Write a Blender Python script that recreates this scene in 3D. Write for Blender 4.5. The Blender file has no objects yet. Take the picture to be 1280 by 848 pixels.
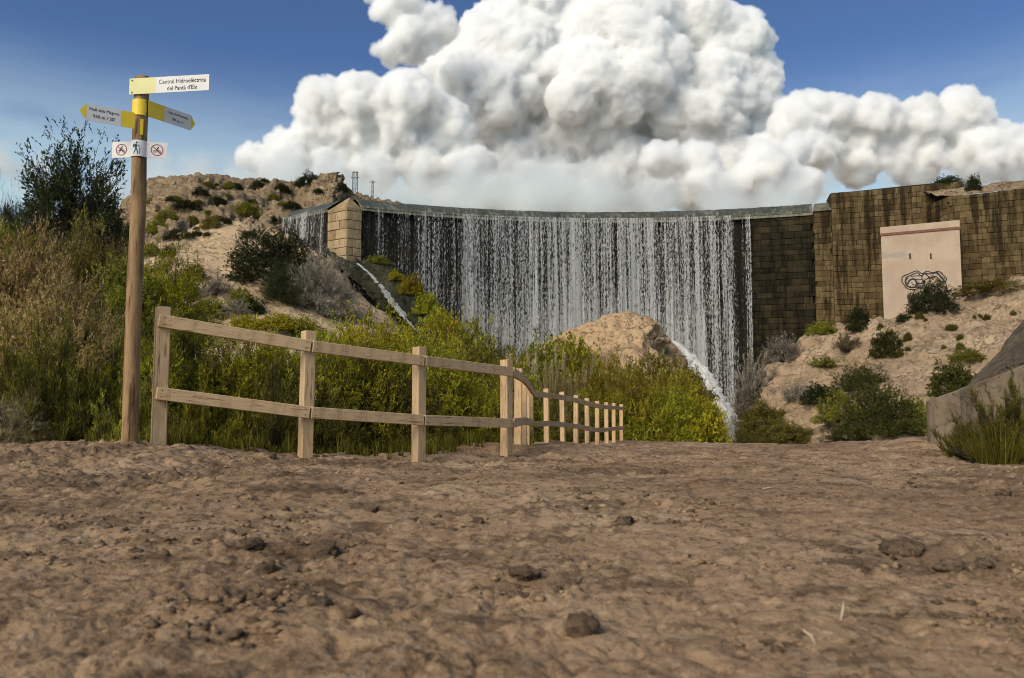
import bpy, bmesh, math, random
import numpy as np
from mathutils import Vector, Matrix
from mathutils.bvhtree import BVHTree

S = bpy.context.scene
C = S.collection
R = math.radians
rng = np.random.default_rng(7)
random.seed(7)

# ------------------------------------------------------------------ camera
PITCH = R(4.35); FPX = 1000.0; CAMZ = 0.40
cam_d = bpy.data.cameras.new('camera'); cam = bpy.data.objects.new('camera', cam_d); C.objects.link(cam)
cam.location = (0, 0, CAMZ); cam.rotation_euler = (R(90) + PITCH, 0, 0)
cam_d.sensor_fit = 'HORIZONTAL'; cam_d.sensor_width = 36; cam_d.lens = 36 * FPX / 1280
cam_d.clip_start = 0.05; cam_d.clip_end = 20000
cam_d.dof.use_dof = True; cam_d.dof.focus_distance = 11.0; cam_d.dof.aperture_fstop = 5.6
S.camera = cam
S.view_settings.view_transform = 'Standard'; S.view_settings.look = 'None'
S.view_settings.exposure = 1.05; S.view_settings.gamma = 1; S.view_settings.use_curve_mapping = False
S.render.engine = 'CYCLES'; S.cycles.filter_width = 1.0; S.cycles.pixel_filter_type = 'BLACKMAN_HARRIS'
S.cycles.max_bounces = 6; S.cycles.diffuse_bounces = 3; S.cycles.glossy_bounces = 2
S.cycles.transparent_max_bounces = 24; S.cycles.use_denoising = True
try: S.cycles.denoiser = 'OPENIMAGEDENOISE'
except Exception: pass

def ray(px, py):
    u = (px - 640) / FPX; v = (424 - py) / FPX
    return np.array([u, math.cos(PITCH) - v * math.sin(PITCH), math.sin(PITCH) + v * math.cos(PITCH)])
def U(px, py, d):
    """point of the place seen at a pixel of the photograph, d metres ahead"""
    r = ray(px, py); return np.array([0, 0, CAMZ]) + r * (d / r[1])

# ------------------------------------------------------------------ node helpers
class NT:
    def __init__(s, tree): s.t = tree
    def n(s, kind, **kw):
        nd = s.t.nodes.new('ShaderNode' + kind)
        for k, v in kw.items(): setattr(nd, k, v)
        return nd
    def put(s, sock, v):
        if v is None: return
        if isinstance(v, bpy.types.NodeSocket): s.t.links.new(v, sock)
        else:
            if isinstance(v, (tuple, list)) and len(v) == 3 and sock.type == 'RGBA': v = (*v, 1)
            sock.default_value = v
    def m(s, op, a, b=None, c=None, clamp=False):
        nd = s.n('Math', operation=op, use_clamp=clamp)
        for i, v in enumerate((a, b, c)): s.put(nd.inputs[i], v)
        return nd.outputs[0]
    def vm(s, op, a, b=None, scale=None):
        nd = s.n('VectorMath', operation=op); s.put(nd.inputs[0], a); s.put(nd.inputs[1], b)
        if scale is not None: s.put(nd.inputs['Scale'], scale)
        return nd.outputs['Value'] if op in ('LENGTH', 'DOT_PRODUCT', 'DISTANCE') else nd.outputs[0]
    def mix(s, f, a, b, blend='MIX'):
        nd = s.n('Mix', data_type='RGBA', blend_type=blend)
        s.put(nd.inputs['Factor'], f); s.put(nd.inputs['A'] if False else nd.inputs[6], a); s.put(nd.inputs[7], b)
        return nd.outputs[2]
    def noise(s, vec, scale, detail=4, rough=.55, dist=0, dim='3D'):
        nd = s.n('TexNoise', noise_dimensions=dim); s.put(nd.inputs['Vector'], vec)
        nd.inputs['Scale'].default_value = scale; nd.inputs['Detail'].default_value = detail
        nd.inputs['Roughness'].default_value = rough; nd.inputs['Distortion'].default_value = dist
        return nd.outputs[0]
    def vor(s, vec, scale, feature='F1', detail=0, rough=.5, smooth=1.0, rnd=1.0):
        nd = s.n('TexVoronoi', feature=feature); s.put(nd.inputs['Vector'], vec)
        nd.inputs['Scale'].default_value = scale
        if 'Detail' in nd.inputs: nd.inputs['Detail'].default_value = detail; nd.inputs['Roughness'].default_value = rough
        if feature == 'SMOOTH_F1': nd.inputs['Smoothness'].default_value = smooth
        nd.inputs['Randomness'].default_value = rnd
        return nd.outputs['Distance']
    def step(s, x, a, b, lo=0.0, hi=1.0, kind='SMOOTHSTEP'):
        nd = s.n('MapRange', interpolation_type=kind, clamp=True) if kind == 'LINEAR' else s.n('MapRange', interpolation_type=kind)
        s.put(nd.inputs[0], x)
        for i, v in enumerate((a, b, lo, hi)): s.put(nd.inputs[1 + i], v)
        return nd.outputs[0]
    def mapping(s, vec, scale=(1, 1, 1), loc=(0, 0, 0)):
        nd = s.n('Mapping'); s.put(nd.inputs[0], vec); nd.inputs['Scale'].default_value = scale; nd.inputs['Location'].default_value = loc
        return nd.outputs[0]
    def ramp(s, f, stops):
        nd = s.n('ValToRGB'); s.put(nd.inputs[0], f)
        e = nd.color_ramp.elements
        while len(e) < len(stops): e.new(.5)
        for el, (p, c) in zip(e, stops): el.position = p; el.color = (*c, 1)
        return nd.outputs[0]
    def bump(s, h, strength=.5, dist=.02, normal=None):
        nd = s.n('Bump'); s.put(nd.inputs['Height'], h); nd.inputs['Strength'].default_value = strength
        nd.inputs['Distance'].default_value = dist; s.put(nd.inputs['Normal'], normal)
        return nd.outputs[0]

def new_mat(name):
    m = bpy.data.materials.new(name); m.use_nodes = True
    m.node_tree.nodes.clear(); g = NT(m.node_tree)
    out = g.n('OutputMaterial'); return m, g, out
def principled(g, out, color, rough=.8, normal=None, spec=.3, metal=0):
    p = g.n('BsdfPrincipled'); g.put(p.inputs['Base Color'], color); g.put(p.inputs['Roughness'], rough)
    g.put(p.inputs['Specular IOR Level'], spec); g.put(p.inputs['Metallic'], metal); g.put(p.inputs['Normal'], normal)
    g.t.links.new(p.outputs[0], out.inputs[0]); return p

# ------------------------------------------------------------------ sun and sky
SUN_DIR = Vector((-0.50, -0.60, 0.56)).normalized()
sun_d = bpy.data.lights.new('sun', 'SUN'); sun = bpy.data.objects.new('sun', sun_d); C.objects.link(sun)
sun.rotation_euler = SUN_DIR.to_track_quat('Z', 'Y').to_euler(); sun.location = (-20, -10, 30)
sun_d.energy = 2.0; sun_d.angle = R(40); sun_d.color = (1.0, .90, .74)

world = bpy.data.worlds.new('World'); S.world = world; world.use_nodes = True
def build_sky():
    t = world.node_tree; t.nodes.clear(); g = NT(t)
    out = g.n('OutputWorld'); bg = g.n('Background'); t.links.new(bg.outputs[0], out.inputs[0])
    tc = g.n('TexCoord').outputs['Generated']
    sky = g.n('TexSky', sky_type='NISHITA'); sky.sun_disc = False
    sky.sun_elevation = math.asin(SUN_DIR.z); sky.sun_rotation = math.atan2(SUN_DIR.x, SUN_DIR.y)
    sky.altitude = 3500; sky.air_density = 1.0; sky.dust_density = 0.15; sky.ozone_density = 6.0
    sep = g.n('SeparateXYZ'); g.put(sep.inputs[0], tc); el = sep.outputs[2]
    n1 = g.noise(g.mapping(tc, (2.0, 2.0, 7.0)), 2.2, 5, .6)
    veil = g.m('MULTIPLY', g.step(el, .20, .37, 1, 0), g.step(n1, .34, .58))
    veil = g.m('MAXIMUM', veil, g.m('MULTIPLY', g.step(el, .21, .40, 1, 0), g.step(n1, .25, .55, .5, .95)))
    K = 10.0                                              # thin cloud veil, in the sky texture's own units
    col = g.mix(g.m('MULTIPLY', veil, .8), sky.outputs[0], (.46 * K, .60 * K, .62 * K))
    g.put(bg.inputs[0], col); bg.inputs[1].default_value = 0.062
build_sky()
world.cycles.sampling_method = 'MANUAL'; world.cycles.sample_map_resolution = 512

# ------------------------------------------------------------------ numpy noise
_perm = np.random.default_rng(11).permutation(256); _perm = np.concatenate([_perm, _perm, _perm])
_gr = np.random.default_rng(12).normal(size=(256, 3)); _gr /= np.linalg.norm(_gr, axis=1)[:, None]
def pn(p, scale=1.0, seed=0.0):
    """gradient noise, about -1..1, at an (n,3) array"""
    p = np.asarray(p, float) * scale + np.array([seed * 17.31, seed * 5.7, seed * 9.13])
    i = np.floor(p).astype(int); f = p - i; i &= 255
    u = f * f * f * (f * (f * 6 - 15) + 10)
    res = 0
    for dx in (0, 1):
        wx = u[:, 0] if dx else 1 - u[:, 0]
        for dy in (0, 1):
            wy = u[:, 1] if dy else 1 - u[:, 1]
            for dz in (0, 1):
                wz = u[:, 2] if dz else 1 - u[:, 2]
                h = _perm[_perm[_perm[(i[:, 0] + dx) & 255] + ((i[:, 1] + dy) & 255)] + ((i[:, 2] + dz) & 255)]
                gvec = _gr[h]
                d = gvec[:, 0] * (f[:, 0] - dx) + gvec[:, 1] * (f[:, 1] - dy) + gvec[:, 2] * (f[:, 2] - dz)
                res = res + wx * wy * wz * d
    return res * 1.6
def fbm(p, scale, octaves=4, seed=0, gain=.5, lac=2.03):
    a = 1.0; t = 0
    for o in range(octaves):
        t = t + a * pn(p, scale, seed + o * 1.7); scale *= lac; a *= gain
    return t
def billow(p, scale, octaves=3, seed=0, gain=.5):
    a = 1.0; t = 0
    for o in range(octaves):
        t = t + a * np.abs(pn(p, scale, seed + o * 2.3)); scale *= 2.1; a *= gain
    return t
def sstep(x, a, b):
    t = np.clip((np.asarray(x, float) - a) / (b - a), 0, 1); return t * t * (3 - 2 * t)

# ------------------------------------------------------------------ object helpers
def link_mesh(name, me, mat=None, parent=None):
    o = bpy.data.objects.new(name, me); C.objects.link(o)
    if mat is not None and len(me.materials) == 0: me.materials.append(mat)
    if parent is not None: o.parent = parent
    return o
def np_mesh(name, v, f, smooth=False):
    """v (n,3), f (m,k) with constant k"""
    v = np.asarray(v, np.float32); f = np.asarray(f, np.int32); k = f.shape[1]
    me = bpy.data.meshes.new(name); me.vertices.add(len(v)); me.vertices.foreach_set('co', v.ravel())
    me.loops.add(f.size); me.loops.foreach_set('vertex_index', f.ravel())
    me.polygons.add(len(f)); me.polygons.foreach_set('loop_start', np.arange(0, f.size, k, dtype=np.int32))
    me.polygons.foreach_set('loop_total', np.full(len(f), k, np.int32))
    if smooth: me.polygons.foreach_set('use_smooth', np.ones(len(f), bool))
    me.update(calc_edges=True); me.validate()
    return me
def grid_faces(nr, nc):
    r = np.arange(nr - 1)[:, None] * nc + np.arange(nc - 1)[None]
    return np.stack([r, r + 1, r + nc + 1, r + nc], -1).reshape(-1, 4)
def tag(o, label=None, cat=None, group=None, kind=None):
    if label: o['label'] = label
    if cat: o['category'] = cat
    if group: o['group'] = group
    if kind: o['kind'] = kind
    return o
def thing(name, label, cat, loc=(0, 0, 0), rz=0.0, group=None):
    o = bpy.data.objects.new(name, None); C.objects.link(o); o.empty_display_size = .2
    o.location = loc; o.rotation_euler = (0, 0, rz); return tag(o, label, cat, group)
def set_attr(me, name, vals):
    a = me.attributes.new(name, 'FLOAT', 'POINT'); a.data.foreach_set('value', np.asarray(vals, np.float32))

class MB:
    """collects boxes, bars and tubes into one mesh"""
    def __init__(s): s.bm = bmesh.new()
    def box(s, c, size, rot=None, bevel=0.0):
        r = bmesh.ops.create_cube(s.bm, size=1.0); vs = r['verts']
        M = Matrix.Translation(Vector(c)) @ (rot.to_4x4() if rot is not None else Matrix.Identity(4)) @ Matrix.Diagonal((*size, 1))
        bmesh.ops.transform(s.bm, matrix=M, verts=vs)
        if bevel:
            es = list({e for v in vs for e in v.link_edges})
            bmesh.ops.bevel(s.bm, geom=es, offset=bevel, segments=1, affect='EDGES')
        return s
    def bar(s, a, b, w, h, up=(0, 0, 1), bevel=0.0):
        a = Vector(a); b = Vector(b); x = (b - a); L = x.length; x.normalize()
        y = Vector(up).cross(x).normalized(); z = x.cross(y)
        rot = Matrix((x, y, z)).transposed()
        return s.box((a + b) / 2, (L, w, h), rot, bevel)
    def tube(s, pts, radii, n=6, cap=True):
        pts = [Vector(p) for p in pts]; rings = []
        for i, p in enumerate(pts):
            d = (pts[min(i + 1, len(pts) - 1)] - pts[max(i - 1, 0)]).normalized()
            a = d.orthogonal().normalized() if i == 0 else (prev - d * prev.dot(d)).normalized()
            prev = a; b = d.cross(a); r = radii[i] if isinstance(radii, (list, tuple)) else radii
            rings.append([s.bm.verts.new(p + (a * math.cos(2 * math.pi * k / n) + b * math.sin(2 * math.pi * k / n)) * r) for k in range(n)])
        for r0, r1 in zip(rings, rings[1:]):
            for k in range(n): s.bm.faces.new((r0[k], r0[(k + 1) % n], r1[(k + 1) % n], r1[k]))
        if cap:
            s.bm.faces.new(rings[0][::-1]); s.bm.faces.new(rings[-1])
        return s
    def poly(s, pts, depth=None):
        vs = [s.bm.verts.new(p) for p in pts]; f = s.bm.faces.new(vs)
        if depth is not None:
            r = bmesh.ops.extrude_face_region(s.bm, geom=[f]); bmesh.ops.translate(s.bm, vec=Vector(depth), verts=[v for v in r['geom'] if isinstance(v, bmesh.types.BMVert)])
        return s
    def build(s, name, mat, parent=None, smooth=False):
        bmesh.ops.recalc_face_normals(s.bm, faces=s.bm.faces[:])
        me = bpy.data.meshes.new(name); s.bm.to_mesh(me); s.bm.free()
        if smooth:
            for p in me.polygons: p.use_smooth = True
        return link_mesh(name, me, mat, parent)

# ------------------------------------------------------------------ clouds: solid cumulus heaps, lit by the sun
def cloud_mat(name, color, edge, opac, sss):
    m, g, out = new_mat(name)
    geo = g.n('NewGeometry'); lw = g.n('LayerWeight'); lw.inputs[0].default_value = .5
    n = g.noise(geo.outputs['Position'], .012, 4, .6)
    fac = g.m('ADD', lw.outputs['Facing'], g.m('MULTIPLY', g.m('SUBTRACT', n, .5), .35))
    a = g.m('MULTIPLY', g.step(fac, 1.0 - edge, 1.0, 1, 0), opac)
    mx = g.n('BsdfPrincipled'); g.put(mx.inputs['Base Color'], color); mx.inputs['Roughness'].default_value = 1; mx.inputs['Specular IOR Level'].default_value = 0
    mx.subsurface_method = 'RANDOM_WALK'; mx.inputs['Subsurface Weight'].default_value = 1; mx.inputs['Subsurface Radius'].default_value = (1, 1, 1); mx.inputs['Subsurface Scale'].default_value = sss
    tr = g.n('BsdfTransparent'); m2 = g.n('MixShader'); g.put(m2.inputs[0], a)
    g.t.links.new(tr.outputs[0], m2.inputs[1]); g.t.links.new(mx.outputs[0], m2.inputs[2]); g.t.links.new(m2.outputs[0], out.inputs[0])
    return m
def vol_mat(name, col, dens, an=.2):
    m, g, out = new_mat(name); p = g.n('VolumePrincipled'); g.put(p.inputs['Color'], col); p.inputs['Density'].default_value = dens; p.inputs['Anisotropy'].default_value = an
    g.t.links.new(p.outputs[0], out.inputs['Volume']); return m
CLOUD = vol_mat('cumulus_vapour', (.994, .995, .990), .055, 0.0); CLOUD_SOFT = vol_mat('bank_vapour', (.955, .99, .985), .016)
S.cycles.volume_bounces = 20; S.cycles.max_bounces = 20; S.cycles.volume_step_rate = 3; S.cycles.volume_max_steps = 256

def vol_mod(o, vox, mat, band):
    ng = bpy.data.node_groups.new('cloud_volume', 'GeometryNodeTree'); ng.interface.new_socket('Geometry', in_out='INPUT', socket_type='NodeSocketGeometry'); ng.interface.new_socket('Geometry', in_out='OUTPUT', socket_type='NodeSocketGeometry')
    a = ng.nodes.new('NodeGroupInput'); b = ng.nodes.new('NodeGroupOutput'); mv = ng.nodes.new('GeometryNodeMeshToVolume'); sm = ng.nodes.new('GeometryNodeSetMaterial')
    mv.resolution_mode = 'VOXEL_SIZE'
    mv.inputs['Voxel Size'].default_value = vox; mv.inputs['Density'].default_value = 1.0; mv.inputs['Interior Band Width'].default_value = band
    sm.inputs['Material'].default_value = mat
    ng.links.new(a.outputs[0], mv.inputs[0]); ng.links.new(mv.outputs[0], sm.inputs[0]); ng.links.new(sm.outputs[0], b.inputs[0])
    md = o.modifiers.new('volume', 'NODES'); md.node_group = ng
_ico = {}
def ico(sub):
    if sub not in _ico:
        bm = bmesh.new(); bmesh.ops.create_icosphere(bm, subdivisions=sub, radius=1)
        v = np.array([x.co[:] for x in bm.verts]); f = np.array([[q.index for q in p.verts] for p in bm.faces]); bm.free(); _ico[sub] = (v, f)
    return _ico[sub]
def make_cloud(label, blobs, d, vox, mat, seed, kids=22, amp=1.0, flat=.75, band=30):
    r_ = np.random.default_rng(seed); k = d / FPX
    sph = []
    for (px, py, rx, ry) in blobs:
        c = U(px, py, d); n = max(1, int(round(rx / ry)))
        for j in range(n):
            cx = c + np.array([(j - (n - 1) / 2) * 2 * rx / (n + .6) * k, r_.normal() * ry * .2 * k, 0])
            rr = ry * k
            sph.append((cx, rr * .86))
            for q in range(kids):
                w = r_.normal(size=3); w /= np.linalg.norm(w); w[1] = -abs(w[1])
                if w[2] < -.3: w[2] *= -1
                s = rr * r_.uniform(.26, .46); pos = cx + w * (rr * .9 - s * .25)
                sph.append((pos, s))
    iv, if_ = ico(2); V = []; F = []
    for i, (c, r) in enumerate(sph): V.append(iv * r + c); F.append(if_ + i * len(iv))
    me = np_mesh('cloud', np.concatenate(V), np.concatenate(F))
    o = bpy.data.objects.new('cloud_tmp', me); C.objects.link(o)
    md = o.modifiers.new('r', 'REMESH'); md.mode = 'VOXEL'; md.voxel_size = vox * 1.35
    dg = bpy.context.evaluated_depsgraph_get(); ev = o.evaluated_get(dg); m2 = bpy.data.meshes.new_from_object(ev)
    bpy.data.objects.remove(o); bpy.data.meshes.remove(me)
    n = len(m2.vertices); v = np.empty(n * 3, np.float32); m2.vertices.foreach_get('co', v); v = v.reshape(-1, 3).astype(float)
    for (lam, a, oc) in ((230, 50, 1), (90, 26, 1), (42, 16, 1), (20, 8, 1)):
        nm = np.empty(n * 3, np.float32); m2.vertices.foreach_get('normal', nm); nm = nm.reshape(-1, 3)
        wv = v + np.stack([pn(v, 1 / (lam * 1.5), 31 + i) for i in range(3)], 1) * lam * .25
        h = (billow(wv, 1 / lam, oc, seed % 13) - .3) * a * amp * (d / 5000)
        v = v + nm * h[:, None]
        m2.vertices.foreach_set('co', v.astype(np.float32).ravel()); m2.update()
    m2.polygons.foreach_set('use_smooth', np.ones(len(m2.polygons), bool)); m2.name = 'cloud'
    oo = link_mesh('cloud', m2, mat); vol_mod(oo, vox, mat, band)
    tag(oo, label, 'cloud', 'clouds in the sky')
    return oo
make_cloud('huge white cumulus tower filling the middle of the sky above the waterfall',
    [(720, 100, 170, 110), (640, 80, 80, 70), (700, 30, 75, 45), (800, 60, 90, 70), (860, 50, 85, 58), (905, 70, 70, 58), (925, 115, 60, 55), (800, 150, 180, 80), (590, 95, 60, 50), (560, 110, 40, 40),
     (610, 150, 90, 70), (780, 230, 220, 70), (565, 175, 70, 55), (900, 170, 90, 60), (680, 250, 160, 60)], 6500, 8.5, CLOUD, 3, kids=26)
make_cloud('small bright puff high to the left of the big cumulus', [(500, 18, 40, 34), (515, 62, 42, 34), (488, 70, 28, 22), (480, -8, 30, 20), (545, 40, 36, 30)], 5600, 7.5, CLOUD, 4, band=40)
make_cloud('bright heaped cloud low to the left of the big cumulus', [(430, 130, 55, 34), (480, 140, 80, 46), (405, 150, 44, 28), (450, 175, 100, 36), (530, 165, 70, 40), (385, 190, 70, 30), (340, 200, 60, 24), (470, 215, 160, 34)], 5200, 7.5, CLOUD, 5)
make_cloud('long white cumulus bank on the right above the high wall', [(1200, 150, 60, 42), (1170, 165, 60, 36), (1120, 160, 65, 34), (1060, 160, 60, 38), (1000, 160, 55, 40), (985, 200, 60, 50), (1110, 205, 170, 40), (1240, 190, 60, 42), (1310, 205, 70, 44)], 5400, 7.5, CLOUD, 6)
make_cloud('rounded white puffs low over the right end of the dam', [(960, 215, 50, 38), (985, 240, 45, 30), (900, 235, 60, 30), (1000, 190, 34, 26), (850, 205, 60, 30)], 4700, 7, CLOUD, 7, band=35)
make_cloud('soft grey cloud bank lying low behind the dam crest', [(560, 250, 260, 46), (780, 262, 280, 50), (330, 235, 190, 34), (230, 245, 140, 36), (640, 222, 110, 34), (980, 275, 120, 34), (450, 220, 110, 30), (300, 212, 150, 30), (410, 200, 90, 26), (200, 225, 90, 24)], 4200, 14, CLOUD_SOFT, 8, kids=8, amp=.8, band=150)
make_cloud('faint grey cloud at the left edge behind the bare tree', [(20, 215, 70, 24), (-30, 200, 60, 30), (60, 235, 60, 18)], 4200, 12, CLOUD_SOFT, 9, kids=8, amp=.8, band=120)
make_cloud('thin blue grey cloud low on the right above the wall top', [(1130, 222, 120, 20), (1250, 222, 90, 22)], 4300, 12, CLOUD_SOFT, 10, kids=8, amp=.8, band=120)
# END SKY

# ------------------------------------------------------------------ materials of the place
def obj_pos(g): return g.n('TexCoord').outputs['Object']
def world_pos(g): return g.n('NewGeometry').outputs['Position']
def m_dirt():
    m, g, out = new_mat('dry_dirt'); p = world_pos(g)
    big = g.noise(p, .5, 4, .6); mid = g.noise(p, 3.2, 6, .7); fine = g.noise(p, 22, 6, .75); grit = g.noise(p, 120, 4, .75)
    c = g.ramp(big, [(.34, (.215, .136, .074)), (.52, (.345, .232, .134)), (.68, (.47, .335, .205))])
    c = g.mix(g.m('MULTIPLY', g.step(mid, .50, .62), .65), c, (.082, .050, .028))
    c = g.mix(g.m('MULTIPLY', g.step(fine, .53, .60), .6), c, (.060, .037, .021))
    c = g.mix(g.m('MULTIPLY', g.step(fine, .46, .36), .45), c, (.52, .39, .26))
    c = g.mix(g.m('MULTIPLY', g.step(grit, .56, .68), .45), c, (.08, .052, .031))
    damp = g.n('Attribute', attribute_name='damp').outputs['Fac']
    c = g.mix(g.m('MULTIPLY', g.step(g.m('ADD', damp, g.m('MULTIPLY', g.m('SUBTRACT', mid, .5), 1.6)), .40, .85), .5), c, (.075, .048, .028))
    h = g.m('ADD', g.m('MULTIPLY', fine, 1.0), g.m('MULTIPLY', grit, .35))
    principled(g, out, c, .95, g.bump(g.m('MULTIPLY', h, -1.0), .9, .015), .1); return m
def m_rock(name, c0, c1, c2, sc=1.0, crack=.5, spots=0.0, streak=0.0, bump=.12, patina=.5):
    m, g, out = new_mat(name); p = world_pos(g)
    big = g.noise(p, .12 * sc, 5, .6); mid = g.noise(p, .9 * sc, 6, .65); fine = g.noise(p, 7 * sc, 4, .7)
    c = g.ramp(g.m('ADD', g.m('MULTIPLY', big, .6), g.m('MULTIPLY', mid, .4)), [(.32, c0), (.5, c1), (.66, c2)])
    cn = g.noise(g.mapping(p, (1, 1, 1.7)), .22 * sc, 6, .62); cn2 = g.noise(g.mapping(p, (1.2, 1.2, .9), (9, 4, 2)), .55 * sc, 6, .65)
    ck = g.m('MULTIPLY', g.step(g.m('ABSOLUTE', g.m('SUBTRACT', cn, .5)), .003, .012, 1, 0), g.step(mid, .46, .58))
    ck = g.m('MAXIMUM', ck, g.m('MULTIPLY', g.step(g.m('ABSOLUTE', g.m('SUBTRACT', cn2, .47)), .002, .010, .8, 0), g.step(big, .46, .56)))
    c = g.mix(g.m('MULTIPLY', ck, crack), c, tuple(x * .25 for x in c0))
    c = g.mix(g.m('MULTIPLY', g.step(fine, .56, .72), .45), c, tuple(x * .45 for x in c0))
    pat = g.noise(g.mapping(p, (1, 1, 2.2), (3, 7, 1)), .45 * sc, 6, .68); c = g.mix(g.m('MULTIPLY', g.step(pat, .50, .66), patina), c, tuple(x * .42 for x in c0))
    pit = g.noise(p, 2.6 * sc, 7, .78); c = g.mix(g.m('MULTIPLY', g.step(pit, .555, .60), .72), c, tuple(x * .30 for x in c0))
    if spots:
        sp = g.noise(p, 2.2 * sc, 4, .7); c = g.mix(g.m('MULTIPLY', g.step(sp, .55, .63), spots), c, (.05, .052, .022))
    if streak:
        st = g.noise(g.mapping(p, (1.2, 1.2, .06)), 1.5, 4, .6); c = g.mix(g.m('MULTIPLY', g.step(st, .48, .6), streak), c, (.035, .033, .028))
    h = g.m('ADD', g.m('MULTIPLY', mid, 1.0), g.m('SUBTRACT', g.m('MULTIPLY', g.m('SUBTRACT', fine, pit), .4), g.m('MULTIPLY', ck, .7)))
    principled(g, out, c, .92, g.bump(h, .9, bump / sc), .15); return m
def m_wood(name, a, b, dark, vscale=(60, 60, 4), weather=.5):
    m, g, out = new_mat(name); tc = g.n('TexCoord'); p = tc.outputs['Object']
    oi = g.n('ObjectInfo'); p = g.vm('ADD', p, g.vm('SCALE', g.n('CombineXYZ').outputs[0], None, 1.0))
    p = g.vm('ADD', p, g.vm('SCALE', (13.0, 7.0, 5.0), None, oi.outputs['Random']))
    w = g.n('TexNoise'); g.put(w.inputs['Vector'], g.mapping(p, tuple(x * .06 for x in vscale))); w.inputs['Scale'].default_value = 1.2; w.inputs['Detail'].default_value = 3
    gp = g.vm('ADD', g.mapping(p, vscale), g.vm('SCALE', w.outputs[1], None, 5.0))
    gr = g.noise(gp, 1.0, 4, .6); blot = g.noise(g.mapping(p, (5, 5, 1.2)), 1.6, 4, .6); fine = g.noise(g.mapping(p, tuple(x * 3 for x in vscale)), 1, 3, .6)
    c = g.ramp(gr, [(.32, a), (.5, b), (.68, a)])
    c = g.mix(g.m('MULTIPLY', g.step(blot, .45, .65), weather), c, g.mix(.5, a, dark))
    c = g.mix(g.m('MULTIPLY', g.step(gr, .57, .68), .7), c, dark)
    c = g.mix(g.m('MULTIPLY', g.step(fine, .60, .75), .5), c, dark)
    principled(g, out, c, .8, g.bump(g.m('ADD', gr, g.m('MULTIPLY', fine, .5)), .45, .004), .25); return m
def m_plain(name, c, rough=.6, var=.12, spec=.3, sc=6):
    m, g, out = new_mat(name); n = g.noise(obj_pos(g), sc, 5, .65)
    cc = g.mix(g.step(n, .35, .7), tuple(x * (1 - var) for x in c), tuple(min(1, x * (1 + var * .5)) for x in c))
    principled(g, out, cc, rough, None, spec); return m
def m_leaf(name, dark, mid, light, transl=.3):
    m, g, out = new_mat(name); at = g.n('Attribute', attribute_name='tone').outputs['Fac']; oi = g.n('ObjectInfo').outputs['Random']
    c = g.ramp(at, [(.05, dark), (.5, mid), (.95, light)])
    hs = g.n('HueSaturation'); g.put(hs.inputs['Color'], c); g.put(hs.inputs['Hue'], g.m('MULTIPLY_ADD', oi, .030, .487)); g.put(hs.inputs['Value'], g.m('MULTIPLY_ADD', oi, .5, .75))
    hs.inputs['Saturation'].default_value = 1.0
    d = g.n('BsdfDiffuse'); g.put(d.inputs[0], hs.outputs[0]); tl = g.n('BsdfTranslucent'); g.put(tl.inputs[0], hs.outputs[0])
    mx = g.n('MixShader'); mx.inputs[0].default_value = transl; g.t.links.new(d.outputs[0], mx.inputs[1]); g.t.links.new(tl.outputs[0], mx.inputs[2]); g.t.links.new(mx.outputs[0], out.inputs[0])
    return m
def m_stone(name, tones, wet=0.0, streak=.7):
    m, g, out = new_mat(name); p = world_pos(g); oi = g.n('ObjectInfo').outputs['Random']
    st = g.noise(g.mapping(p, (1.1, 1.1, .10)), 1.3, 5, .65); n = g.noise(p, 1.6, 6, .7); fine = g.noise(p, 9, 4, .7); lowf = g.noise(p, .16, 3, .5)
    f = g.m('ADD', g.m('MULTIPLY', oi, .26), g.m('ADD', g.m('MULTIPLY', n, .50), g.m('MULTIPLY', lowf, .30)))
    c = g.ramp(f, [(.28, tones[0]), (.50, tones[1]), (.74, tones[2])])
    c = g.mix(g.m('MULTIPLY', g.step(st, .44, .60), streak), c, tuple(x * .28 for x in tones[0]))
    c = g.mix(g.m('MULTIPLY', g.step(fine, .54, .72), .5), c, tuple(x * .4 for x in tones[0]))
    principled(g, out, c, .8 if wet else .9, g.bump(g.m('ADD', n, g.m('MULTIPLY', fine, .5)), .9, .14), 0.08 if wet else .12); return m

DIRT = m_dirt()
TAN = m_rock('tan_sandstone', (.33, .225, .125), (.46, .335, .20), (.54, .405, .25), 1.0, .8, patina=.28)
MOUND = m_rock('ochre_rock', (.30, .195, .10), (.42, .29, .165), (.50, .36, .21), 1.4, .9, patina=.3)
HILL = m_rock('hill_rock', (.13, .092, .052), (.27, .195, .115), (.40, .295, .18), .8, .8, spots=.75)
SLOPE = m_rock('pale_slope_rock', (.225, .155, .090), (.35, .252, .155), (.45, .34, .215), 1.3, .7, spots=.22)
WETROCK = m_rock('mossy_wet_rock', (.016, .018, .010), (.035, .037, .020), (.075, .072, .040), 1.6, .6, bump=.25)
RUBBLE = m_rock('grey_rubble', (.085, .065, .042), (.155, .12, .08), (.225, .178, .122), 3.0, .4, spots=.15, bump=.3)
CONC = m_rock('stained_concrete', (.17, .13, .085), (.26, .20, .135), (.33, .26, .18), 2.0, .15, streak=.55, bump=.05)

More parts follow.
